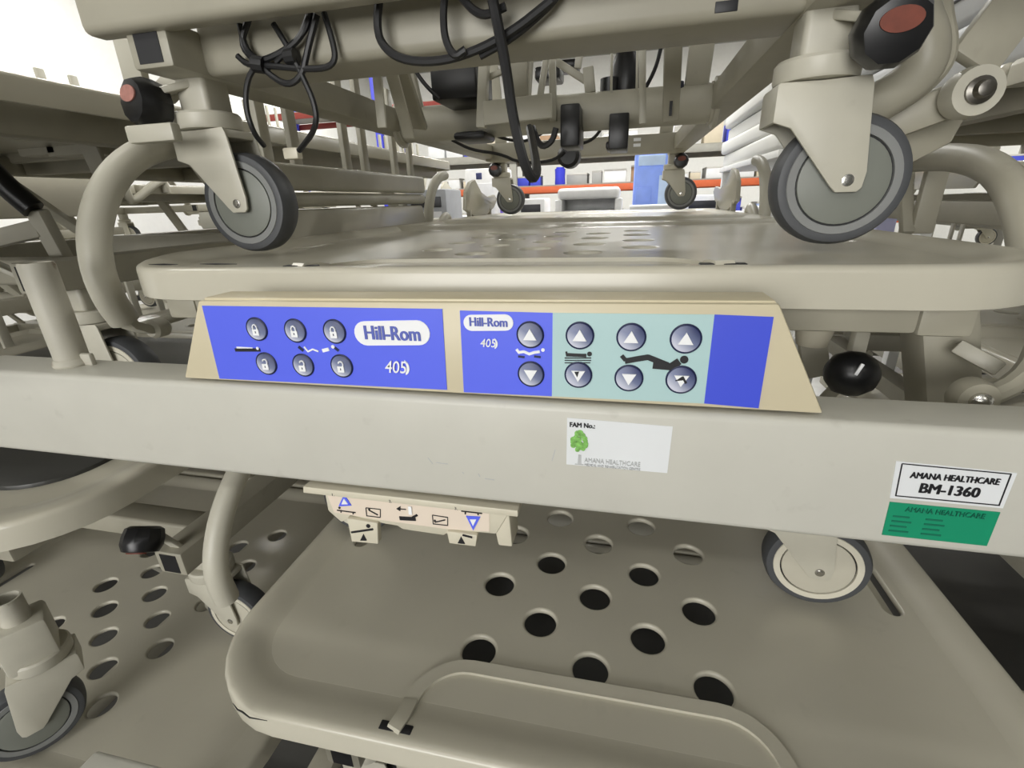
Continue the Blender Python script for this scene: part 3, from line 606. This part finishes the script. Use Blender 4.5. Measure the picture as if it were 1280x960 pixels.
# thin wires behind the torque tube
cable([(-0.4495, 1.3000, 0.1536), (-0.3972, 1.3000, 0.1267), (-0.3230, 1.3000, 0.1155), (-0.2713, 1.3000, 0.0907), (-0.1890, 1.3000, 0.0905), (-0.1589, 1.3000, 0.1108)], .0038, bedA)
cable([(-0.3522, 1.3000, 0.1663), (-0.3112, 1.3000, 0.1477), (-0.2496, 1.3000, 0.1371), (-0.1889, 1.3000, 0.1690)], .0036, bedA)
cable([(-0.0598, 1.3000, 0.1747), (-0.0813, 1.3000, 0.1384), (-0.1138, 1.3000, 0.1262), (-0.1452, 1.3000, 0.1279)], .0038, bedA)
cable([(0.0520, 1.2000, 0.2856), (0.0450, 1.2000, 0.2510), (0.0249, 1.2000, 0.2134)], .0040, bedA)
cable([(-0.4162, 1.0000, 0.2500), (-0.3949, 1.0000, 0.2179), (-0.3645, 1.0000, 0.1901)], .004, bedA)
cable([(-0.1837, 1.0000, 0.1323), (-0.1686, 1.0000, 0.0945), (-0.1453, 1.0000, 0.1029), (-0.1377, 1.0000, 0.1269)], .006, bedA)
# actuators, struts and brackets under bed A
def wbox(name, a, b, dy, m, o, bev=.006):
    (x0, y0_, z0), (x1, _, z1) = loc(a, o), loc(b, o)
    return obj(name, MB().bx(x0, x1, y0_, y0_+dy, z0, z1, bev), m, o)
def wbar(name, a, b, wd, th, m, o, bev=.002): return obj(name, MB().bar(loc(a, o), loc(b, o), wd, th, bev, (0, 1, 0)), m, o)
act = wbox('actuator', (-0.1365, 1.0500, 0.0986), (-0.0981, 1.0500, 0.1742), .10, blackp, bedA, .004)
wbox('actuator', (-0.0416, 1.0500, 0.0893), (-0.0038, 1.0500, 0.1518), .11, blackp, bedA, .003)
wbox('actuator', (-0.0467, 1.0600, 0.0904), (-0.0349, 1.0600, 0.1054), .08, blackp, bedA, .004)
obj('motor', MB().lathe([(.0, -.06), (.03, -.058), (.034, -.045), (.034, .02), (.022, .05), (.012, .068), (0, .07)], loc((-0.0145, 1.2000, 0.2370), bedA), 'Z', 20), blackp, bedA)
obj('motor', MB().lathe([(.0, -.03), (.02, -.028), (.02, .02), (0, .025)], loc((-0.0481, 1.1800, 0.2152), bedA), 'Z', 16), blackp, bedA)
wbox('gearbox', (-0.3813, 1.0000, 0.1886), (-0.2893, 1.0000, 0.2497), .12, blackp, bedA, .004)
obj('motor', MB().lathe([(.0, -.04), (.024, -.038), (.028, -.02), (.028, .03), (.02, .04)], loc((-0.1505, 1.3500, 0.1031), bedA), 'Y', 20), rubber, bedA)
wbox('motor_housing', (-0.3615, 1.0500, 0.1225), (-0.2910, 1.0500, 0.1391), .09, blackp, bedA, .008)
wbox('black_box', (-0.2467, 1.7000, 0.3787), (-0.1684, 1.7000, 0.4014), .10, blackp, bedA, .006)
wbox('black_box', (-0.2312, 1.3000, 0.2701), (-0.1697, 1.3000, 0.2977), .08, blackp, bedA, .006)
wbar('strut', (-0.3923, 0.8000, 0.2091), (-0.3944, 0.8000, 0.1185), .016, .006, cream, bedA); wbar('strut', (-0.3793, 0.8200, 0.2081), (-0.3922, 0.9000, 0.1147), .022, .006, cream, bedA)
wbar('strut', (-0.3787, 0.8500, 0.2168), (-0.3908, 0.9500, 0.1361), .030, .01, creamd, bedA)
wbar('strut', (-0.1596, 1.1000, 0.2747), (-0.1565, 1.1000, 0.1516), .014, .014, cream, bedA); wbar('strut', (0.0118, 1.0000, 0.2524), (0.0202, 1.0000, 0.1238), .012, .012, cream, bedA)
wbar('strut', (0.0599, 0.9500, 0.2397), (0.0685, 1.0000, 0.1272), .028, .02, creamd, bedA); wbar('strut', (-0.0433, 1.1000, 0.2724), (-0.0415, 1.1000, 0.1949), .005, .005, cream, bedA)
wbar('strut', (0.0043, 1.1000, 0.2759), (0.0076, 1.1000, 0.1967), .005, .005, cream, bedA); wbar('strut', (-0.1602, 1.1500, 0.2698), (-0.0933, 1.1500, 0.2275), .014, .01, cream, bedA)
wbar('strut', (-0.1078, 1.1500, 0.2903), (-0.1136, 1.1500, 0.2519), .014, .012, cream, bedA); wbar('strut', (-0.0923, 1.1500, 0.2530), (-0.0861, 1.1500, 0.2068), .022, .014, cream, bedA)
wbar('channel_bracket', (-0.2701, 1.0000, 0.2606), (-0.2834, 1.0000, 0.1356), .018, .02, cream, bedA); wbar('channel_bracket', (-0.2067, 1.0000, 0.2576), (-0.2122, 1.0000, 0.1689), .036, .012, creamd, bedA)
wbar('channel_bracket', (-0.1897, 1.0200, 0.2584), (-0.1976, 1.0200, 0.1710), .012, .03, cream, bedA); wbar('channel_bracket', (-0.2717, 0.9800, 0.1566), (-0.1423, 0.9800, 0.1610), .04, .008, cream, bedA)
wbar('channel_bracket', (-0.2239, 1.0200, 0.2359), (-0.2747, 1.0200, 0.2218), .010, .01, cream, bedA); wbar('channel_bracket', (-0.1615, 1.0500, 0.2605), (-0.1812, 1.0500, 0.1634), .010, .02, cream, bedA)
wbox('dark_slot', (0.0632, 0.9700, 0.1297), (0.0679, 0.9700, 0.1524), .002, black, bedA, 0)
obj('end_pad', MB().lathe([(0, -.012), (.028, -.010), (.03, 0), (.028, .010), (0, .012)], loc((0.0878, 1.1500, 0.1858), bedA), 'X', 20), mat('navy_rubber', (.02, .025, .05), .5), bedA)
obj('slot_hole', MB().box(loc((0.0729, 0.5115, 0.1466), bedA), (.018, .0015, .008), .0005), black, bedA)
obj('pivot_plate', MB().prism([(-.022, -.03), (.02, -.03), (.024, .03), (-.02, .03)], -.004, .004, bev=.001), cream, bedA, loc((-0.4178, 0.6100, 0.1990), bedA))
obj('pivot_plate', MB().lathe([(0, .006), (.005, .0055), (.006, .004)], G, 'Y', 14), creamd, bedA, loc((-0.4122, 0.6040, 0.2032), bedA))
# brake linkage at the left of bed A
wbar('brake_strut', (-0.6387, 0.6000, 0.2134), (-0.6616, 0.6200, 0.1524), .034, .012, cream, bedA); wbar('brake_strut', (-0.8072, 0.8000, 0.2804), (-0.7484, 0.8000, 0.2502), .010, .006, creamd, bedA)
wbar('brake_rod', (-0.5338, 0.6000, 0.1819), (-0.5874, 0.5850, 0.1429), .026, .014, cream, bedA)
wbox('brake_hook', (-0.6281, 0.6000, 0.1916), (-0.6036, 0.6000, 0.2085), .01, blackp, bedA, .002)
wbox('pedal_bracket', (-0.5872, 0.5150, 0.0793), (-0.5191, 0.5150, 0.0988), .014, cream, bedA, .003)
# lowered side rail on the right of bed A
ra = obj('side_rail', MB().tube([loc(p, bedA) for p in ((0.2638, 0.6600, 0.1967), (0.2746, 0.6600, 0.1628), (0.2920, 0.6600, 0.1374), (0.2937, 0.6600, 0.1126), (0.2732, 0.6600, 0.0938), (0.2329, 0.6600, 0.0753))], .021, 14, smooth=2), creamd, bedA)
obj('rail_edge', MB().tube([loc(p, bedA) for p in ((0.2920, 0.6700, 0.1971), (0.3033, 0.6700, 0.1629), (0.3153, 0.6700, 0.1378), (0.3163, 0.6700, 0.1172), (0.2945, 0.6700, 0.0925), (0.2603, 0.6700, 0.0749))], .010, 10, smooth=2), creamd, ra)
obj('rail_arm', MB().bar(loc((0.3913, 0.7000, 0.1898), bedA), loc((0.3456, 0.6800, 0.1184), bedA), .05, .014, .003, (0, 1, 0)), creamd, ra)
obj('rail_link', MB().bar(loc((0.2827, 0.7000, 0.0661), bedA), loc((0.3606, 0.6900, 0.0942), bedA), .036, .02, .006, (0, 1, 0)), creamd, ra)
obj('pivot_eye', MB().lathe([(.024, -.012), (.025, 0), (.023, .012), (0, .013)], loc((0.3461, 0.6650, 0.0909), bedA), 'Y', 26), cream, ra)
obj('pivot_bolt', MB().lathe([(.013, -.002), (.013, .016), (.009, .018), (.007, .024), (0, .026)], loc((0.3461, 0.6650, 0.0909), bedA), 'Y', 20), mat('dark_steel', (.2, .19, .17), .35, 1), ra)
obj('rail_plate', MB().prism([(a[0]-bedA.location.x, a[2]-bedA.location.z) for a in ((0.2919, 0.7400, 0.0703), (0.3773, 0.7400, 0.0886), (0.3862, 0.7400, 0.0730), (0.3794, 0.7400, 0.0496), (0.3426, 0.7400, 0.0285), (0.3079, 0.7400, 0.0282))], .74-.428, .75-.428, bev=.003), creamd, ra)
rc = obj('side_rail', MB().tube([bedC.matrix_basis.inverted() @ Vector(p) for p in ((-0.5500, 0.5645, -0.3285), (-0.5500, 0.5108, -0.3624), (-0.5500, 0.4652, -0.4021), (-0.5500, 0.4351, -0.4491), (-0.5500, 0.4238, -0.4926), (-0.5500, 0.4290, -0.5369))], .0165, 14, smooth=2), cream, bedC)
# right rail of bed B, curving down past the deck edge
rb = obj('side_rail', MB().tube([loc(p, bedB) for p in ((0.4200, 1.0099, 0.0398), (0.4200, 0.8881, 0.0402), (0.4200, 0.7848, 0.0350), (0.4200, 0.7139, 0.0165), (0.4200, 0.6702, -0.0130), (0.4200, 0.6399, -0.0482), (0.4200, 0.6151, -0.0869))], .0175, 14, smooth=2), creamd, bedB)
obj('rail_upright', MB().bar(loc((0.4600, 0.9164, 0.0269), bedB), loc((0.4600, 0.9166, -0.0688), bedB), .03, .014, .003, (0, 1, 0)), creamd, rb)
obj('rail_upright', MB().bar(loc((0.4400, 0.9744, 0.0368), bedB), loc((0.4400, 0.9121, -0.0682), bedB), .018, .014, .003, (0, 1, 0)), creamd, rb)
wbox('deck_slot_rim', (0.3250, 0.7400, -0.0588), (0.3678, 0.7400, -0.0555), .01, black, bedB, 0) if False else None
# gear seen in the gap right of the control panel
wbar('lever_arm', (0.2402, 0.6200, -0.2145), (0.2156, 0.6200, -0.1247), .03, .012, cream, bedB); 
obj('lever_cap', MB().lathe([(0, -.02), (.016, -.018), (.02, 0), (.018, .03), (0, .034)], loc((0.2205, 0.6000, -0.1505), bedB), 'Z', 18), tabm, bedB)
kn = obj('release_knob', MB().lathe([(0, -.024), (.010, -.022), (.019, -.015), (.0225, -.004), (.022, .006), (.017, .016), (.008, .022), (0, .023)], loc((0.2248, 0.5000, -0.1689), bedB), 'X', 16), blackp, bedB)
obj('knob_mark', MB().box(loc((0.2200, 0.4780, -0.1572), bedB), (.003, .002, .012), .0005, Matrix.Rotation(.35, 3, 'Y')), white, kn)
wbar('lever_arm', (0.2352, 0.5300, -0.1819), (0.2261, 0.5500, -0.2183), .012, .008, cream, bedB)
wbar('lever_arm', (0.2690, 0.6000, -0.1198), (0.2414, 0.5400, -0.1717), .016, .010, cream, bedB)
obj('support_column', MB().bar(loc((0.3099, 0.5600, -0.1045), bedB), loc((0.3481, 0.5600, -0.2338), bedB), .05, .05, .006, (0, 1, 0)), creamd, bedB)
wbar('lever_arm', (0.3157, 0.5200, -0.1430), (0.3437, 0.5000, -0.1592), .014, .010, cream, bedB)
obj('pivot_eye', MB().lathe([(.016, -.008), (.017, 0), (.015, .008), (0, .009)], loc((0.2906, 0.4400, -0.1655), bedB), 'Y', 24), creamd, bedB)
obj('pivot_bolt', MB().lathe([(.008, -.002), (.008, .012), (.005, .015), (0, .016)], loc((0.2906, 0.4400, -0.1655), bedB), 'Y', 18), steel, bedB)
obj('hook_arm', MB().tube([loc(p, bedB) for p in ((0.2939, 0.4450, -0.1674), (0.3160, 0.4500, -0.1630), (0.3361, 0.4600, -0.1477), (0.3443, 0.4700, -0.1258))], .009, 10, smooth=1), creamd, bedB)
wbar('link_rod', (-0.6178, 0.5000, -0.1397), (-0.6197, 0.6000, -0.1370), .010, .010, creamd, bedB)

# ------------------------------------------------------------------ mattresses on the right stack and beyond
matm = mat('light_grey_mattress', (.46, .47, .48), .55, var=.03, scale=4)
def mattress(label, c, d, rz, group):
    o = obj('mattress', MB().box((0, 0, d[2]/2), d, .018, seg=3), matm, None, c); o.rotation_euler.z = rz
    obj('mattress_seam', MB().tube([(x, y, d[2]*.5) for x, y in rrect(-d[0]/2, d[0]/2, -d[1]/2, d[1]/2, .02, .02)], .004, 6, closed=True), mat('dark_seam', (.08, .08, .085), .7), o)
    return tag(o, label, 'mattress', group)
for i, lb in enumerate(('bottom grey mattress of the pile on the right stack of beds', 'second grey mattress up in the pile on the right stack of beds', 'third grey mattress up in the pile on the right stack of beds', 'top grey mattress of the pile on the right stack of beds')):
    mattress(lb, (1.10+.012*(i % 2), 1.30, .1925+.1165*i), (.90, 1.75, .115), .02*(i % 3-1), 'grey mattresses on the right stack')
cart = thing('frame_cart', 'white tube frame cart carrying a pile of pale mattresses behind the right caster', 'cart', (1.08, 3.55, FLOOR))
for sx in (-.34, .34):
    for sy in (-.75, .75): obj('cart_post', MB().bx(sx-.025, sx+.025, sy-.025, sy+.025, 0, 1.62, .004), mat('white_metal', (.74, .74, .72), .4), cart)
for z in (.3, 1.62): obj('cart_shelf', MB().bx(-.38, .38, -.8, .8, z, z+.035, .004), MATS['white_metal'], cart)
obj('cart_panel', MB().bx(-.15, -.02, -.78, -.74, .34, 1.55, .004), MATS['white_metal'], cart); obj('cart_panel', MB().bx(.12, .2, -.78, -.74, .34, 1.55, .004), mat('pale_violet_plastic', (.42, .42, .62), .5), cart)
palem = mat('pale_grey_mattress', (.66, .66, .63), .6, var=.03, scale=4)
ords = ('lowest', 'second', 'third', 'fourth', 'fifth', 'sixth', 'seventh', 'eighth')
for i, lb in enumerate(ords):
    o = obj('mattress', MB().box((0, 0, .045), (.72+.03*(i % 2), 1.6, .088), .02, seg=3), palem, None, (1.08+.012*((i*7) % 3-1), 3.55, FLOOR+1.656+.0885*i)); o.rotation_euler.z = .015*((i*5) % 3-1)
    tag(o, lb + (' pale mattress from the bottom of the pile on the white frame cart' if i else ' pale mattress of the pile on the white frame cart'), 'mattress', 'pale mattresses on the frame cart')

# ------------------------------------------------------------------ storage racks and goods at the far end
orange = mat('orange_rack_beam', (.62, .13, .045), .5, var=.05); redb = mat('dark_red_rack_beam', (.22, .025, .015), .5, var=.05); bluep = mat('blue_rack_post', (.05, .06, .62), .5)
shelfm = mat('grey_shelf', (.34, .33, .29), .6)
RY = 7.2
rack = thing('storage_rack', 'orange beamed storage rack full of boxes at the far end of the hall', 'storage rack', (0, RY, FLOOR))
for x in (-5.6, -3.6, -1.6, .6, 2.8, 5.0):
    for y in (0, .9): obj('rack_post', MB().bx(x-.05, x+.05, y-.04, y+.04, 0, 3.3 if x < -1.9 else 2.3, .005), bluep if x < -3 else shelfm, rack)
LV = (.35, 1.06, 1.56, 1.98, 2.72)
for z in LV:
    b = redb if z > 2.5 else orange if z in (LV[2], LV[1]) else shelfm
    xr = -2.0 if z > 2.5 else 5.0
    for y in (-.045, .945): obj('rack_beam', MB().bx(-5.6, xr, y-.02, y+.02, z, z+.085, .004), b, rack)
    obj('rack_shelf', MB().bx(-5.6, xr, -.02, .92, z+.088, z+.103), shelfm, rack)
tints = [('white', (.80, .80, .78)), ('cream', (.66, .58, .44)), ('blue', (.06, .08, .60)), ('pale blue', (.40, .52, .78)), ('grey', (.35, .35, .34)), ('brown', (.34, .21, .12)), ('white', (.84, .84, .82)), ('white', (.78, .79, .80))]
random.seed(11)
shelfname = {LV[0]: 'lowest', LV[1]: 'second', LV[2]: 'third', LV[3]: 'fourth', LV[4]: 'top'}
cnt = {}
def carton(w_, d_, h, col, key):
    m = mat('carton_'+key.replace(' ', '_'), col, .6, var=.04)
    lid = mat('carton_lid', (.6, .59, .55), .6)
    return m, lid
BOX = []
for z in LV[1:4]:
    x = -2.9
    while x < 4.6:
        if z == LV[2] and abs(x+.94) < .3 and x < -.8: x = -.85
        w_ = random.uniform(.13, .30); h = random.uniform(.10, .26) if z < 1.9 else random.uniform(.14, .30)
        if z == LV[2]: h = random.uniform(.07, .22)
        BOX.append((x+w_/2, z, w_, h, random.choice(tints))); x += w_+random.uniform(.015, .07)
for (x, z, w_, h, (cn, col)) in BOX:
    m, lid = carton(w_, .4, h, col, cn)
    d_ = min(.45, w_*1.5)
    o = obj('storage_box', MB().box((0, 0, h/2), (w_, d_, h), .008), m, None, (x, RY+.18+d_/2-.1, FLOOR+z+.104))
    obj('box_lid', MB().box((0, 0, h+.006), (w_*1.02, d_*1.02, .022), .004), lid, o)
    cnt[z] = cnt.get(z, 0)+1; n = cnt[z]
    nth = '%d%s' % (n, 'th' if 10 < n < 20 else {1: 'st', 2: 'nd', 3: 'rd'}.get(n % 10, 'th'))
    tag(o, '%s storage box, %s from the left on the %s shelf of the far rack' % (cn, nth, shelfname[z]), 'box', 'boxes on the %s rack shelf' % shelfname[z])
# goods standing in front of the rack
def block(name, label, cat, x0, x1, y, dy, z0, z1, m, extra=()):
    t = thing(name, label, cat, ((x0+x1)/2, y, FLOOR)); cx = (x0+x1)/2
    obj('cabinet_body', MB().bx(x0-cx, x1-cx, 0, dy, z0-FLOOR, z1-FLOOR, .015), m, t)
    for (nm, a, b, c, d, mm, pr) in extra: obj(nm, MB().bx(a-cx, b-cx, -pr, .01, c-FLOOR, d-FLOOR, .004), mm, t)
    for sx in (-1, 1):
        for yy in (.05, dy-.05): obj('foot', MB().bx(sx*(x1-x0)*.42-.03, sx*(x1-x0)*.42+.03, yy-.03, yy+.03, 0, z0-FLOOR, .004), shelfm, t)
    return t
sky = mat('sky_blue_plastic', (.24, .36, .86), .4); pblue = mat('pale_blue_plastic', (.52, .66, .88), .4); whp = mat('white_plastic', (.82, .82, .82), .4); dkp = mat('dark_trim', (.03, .03, .035), .4)
block('blue_cabinet', 'tall sky blue cabinet with pale blue door beside the far right caster', 'cabinet', .05, .42, 4.6, .4, -1.35, .36, sky,
      (('cabinet_door', .26, .41, -.2, .17, pblue, .01), ('cabinet_top_box', .08, .30, .25, .33, pblue, .02), ('cabinet_panel', .07, .2, -.1, .08, sky, .012)))
block('white_cabinet', 'tall white machine cabinet with violet side strip left of the far left caster', 'cabinet', -1.62, -1.22, 5.0, .4, -1.35, .32, whp,
      (('violet_strip', -1.26, -1.225, -1.2, .25, mat('violet_plastic', (.16, .10, .62), .4), .012), ('front_panel', -1.58, -1.32, -1.1, .18, mat('off_white', (.70, .70, .72), .4), .008), ('badge', -1.50, -1.44, .22, .28, mat('badge_navy', (.03, .04, .14), .4), .008)))
ch = thing('bedside_locker', 'white bedside locker with open front standing in the far middle', 'locker', (-.32, 4.3, FLOOR))
obj('locker_top', MB().bx(-.26, .26, 0, .4, 1.46, 1.55, .03, seg=3), whp, ch)
obj('locker_back', MB().bx(-.24, .24, .36, .4, .1, 1.46), whp, ch)
for s in (-1, 1): obj('locker_side', MB().bx(s*.25-.03, s*.25+.03, .0, .36, .1, 1.46, .012), whp, ch)
obj('locker_shelf', MB().bx(-.22, .22, .03, .36, 1.28, 1.37, .01), whp, ch); obj('locker_front', MB().bx(-.22, .22, .02, .05, .15, 1.30, .01), whp, ch)
for s in (-1, 1): obj('foot', MB().bx(s*.2-.03, s*.2+.03, .1, .3, 0, .1, .005), shelfm, ch)
for (x0, x1, y, z1, nm, lb, m) in ((-.98, -.72, 4.5, .02, 'white_trolley', 'low white trolley between far left caster and white locker', whp), (.02, .44, 4.1, -.06, 'white_trolley', 'low white trolley with dark slot in front of the blue cabinet', whp),
        (.55, .92, 5.2, .0, 'white_trolley', 'pale trolley at the far end right of the far right caster', whp), (-1.56, -1.25, 3.4, .10, 'grey_trolley', 'grey trolley far back on the left behind the side rail', mat('mid_grey_plastic', (.30, .31, .33), .5)),
        (-1.5, -1.28, 4.0, -.10, 'white_trolley', 'white trolley in front of the tall white machine cabinet', whp)):
    block(nm, lb, 'trolley', x0, x1, y, .35, -1.35, z1, m, (('drawer_front', x0+.04, x1-.04, z1-.12, z1-.05, dkp, .008), ('drawer_front', x0+.04, x1-.04, z1-.3, z1-.15, mat('off_white', (.70, .70, .72), .4), .008)))
# orange toned low rack left of middle
wl = obj('blue_drum', MB().lathe([(.07, 0), (.075, .01), (.07, .10), (.075, .20), (.06, .21)], G, 'Z', 20), mat('drum_blue', (.04, .05, .62), .4), None, (.01-.95, RY+.06, FLOOR+LV[2]+.104))
obj('drum_lid', MB().lathe([(.055, .205), (.055, .225), (0, .228)], G, 'Z', 20), bluep, wl)
tag(wl, 'small bright blue drum standing on the third shelf of the far rack', 'drum')

# caster leg standing loose on the lowest left deck
lc = thing('caster_leg', 'loose caster leg with an open tube top on the lower left perforated deck', 'caster leg', (-.845, .345, -.785))
lc.rotation_euler.z = PI+1.0
caster(lc, 0, 0, True, None)
obj('leg_tube', MB().lathe([(.017, .17), (.017, .275), (.0145, .275), (.0145, .19)], G, 'Z', 24), worn, lc)
obj('leg_block', MB().bx(-.03, .03, -.03, .03, .16, .235, .006), cream, lc)

# left stack hand grip and arms at the left edge of the view
L1o = bpy.data.objects['hospital_bed.004']
obj('hand_grip', MB().tube([loc((-1.0315, 0.6400, 0.0854), L1o), loc((-1.0151, 0.6500, 0.0485), L1o), loc((-0.9916, 0.6600, 0.0136), L1o)], .018, 12, smooth=1), blackp, L1o)
obj('grip_arm', MB().bar(loc((-0.9937, 0.6650, 0.0135), L1o), loc((-1.0022, 0.7000, -0.1641), L1o), .034, .02, .004, (0, 1, 0)), cream, L1o)
obj('grip_arm', MB().bar(loc((-1.1507, 0.6800, -0.0356), L1o), loc((-1.0040, 0.6700, -0.0168), L1o), .03, .02, .004, (0, 1, 0)), cream, L1o)
wbox('frame_box', (-1.4109, 0.9500, 0.1367), (-1.2954, 0.9500, 0.1871), .05, cream, L1o, .004); wbox('frame_box', (-1.3232, 0.9500, 0.1324), (-1.1948, 0.9500, 0.1811), .05, cream, L1o, .004)
obj('frame_plate', MB().bar(loc((-1.1844, 0.9400, 0.1746), L1o), loc((-1.1931, 0.9600, 0.0896), L1o), .05, .012, .003, (0, 1, 0)), cream, L1o)
# cracks along the deck edges
def crack(o, key, *pts):
    inv = o.matrix_basis.inverted()
    obj('edge_crack', MB().tube([inv @ Vector(p) for p in pts], lambda t: .0001+.0007*math.sin(PI*t)+.0002, 6), black, o)
crack(bedC, 0, (-0.4072, 0.2859, -0.5205), (-0.3970, 0.2813, -0.5215), (-0.3901, 0.2805, -0.5222), (-0.3777, 0.2769, -0.5224), (-0.3560, 0.2780, -0.5226))
crack(bedB, 1, (-0.5273, 0.4449, -0.0534), (-0.5051, 0.4441, -0.0534), (-0.4857, 0.4434, -0.0534))
crack(bedB, 2, (-0.4580, 0.4458, -0.0534), (-0.4360, 0.4450, -0.0534), (-0.4082, 0.4439, -0.0534))

# packing table with small goods between the bed and the far rack
pk = thing('packing_table', 'long pale packing table with small goods in front of the far rack', 'table', (.2, 6.1, FLOOR))
obj('table_top', MB().bx(-1.9, 1.9, -.35, .35, 1.12, 1.16, .004), whp, pk)
for sx in (-1.8, 0, 1.8):
    for sy in (-.28, .28): obj('leg', MB().bx(sx-.025, sx+.025, sy-.025, sy+.025, 0, 1.12, .003), shelfm, pk)
random.seed(5); x = -1.6; n = 0
orng = mat('orange_plastic', (.70, .20, .10), .5)
while x < 1.95:
    w_ = random.uniform(.10, .26); h = random.uniform(.08, .24); n += 1
    cn, m = random.choice((('white', whp), ('white', whp), ('white', whp), ('off white', MATS['off_white']), ('orange', orng), ('pale blue', pblue)))
    o = obj('supply_case', MB().bx(-w_/2, w_/2, -.12, .12, 0, h, .012), m, None, (.2+x+w_/2-.1, 6.0+random.uniform(-.08, .08), FLOOR+1.1605))
    obj('case_handle', MB().bx(-w_*.3, w_*.3, -.128, -.118, h*.55, h*.72, .003), dkp, o)
    tag(o, '%s supply case, %s from the left on the long packing table' % (cn, '%d%s' % (n, 'th' if 10 < n < 20 else {1: 'st', 2: 'nd', 3: 'rd'}.get(n % 10, 'th'))), 'case', 'supply cases on the packing table')
    x += w_+random.uniform(.02, .06)
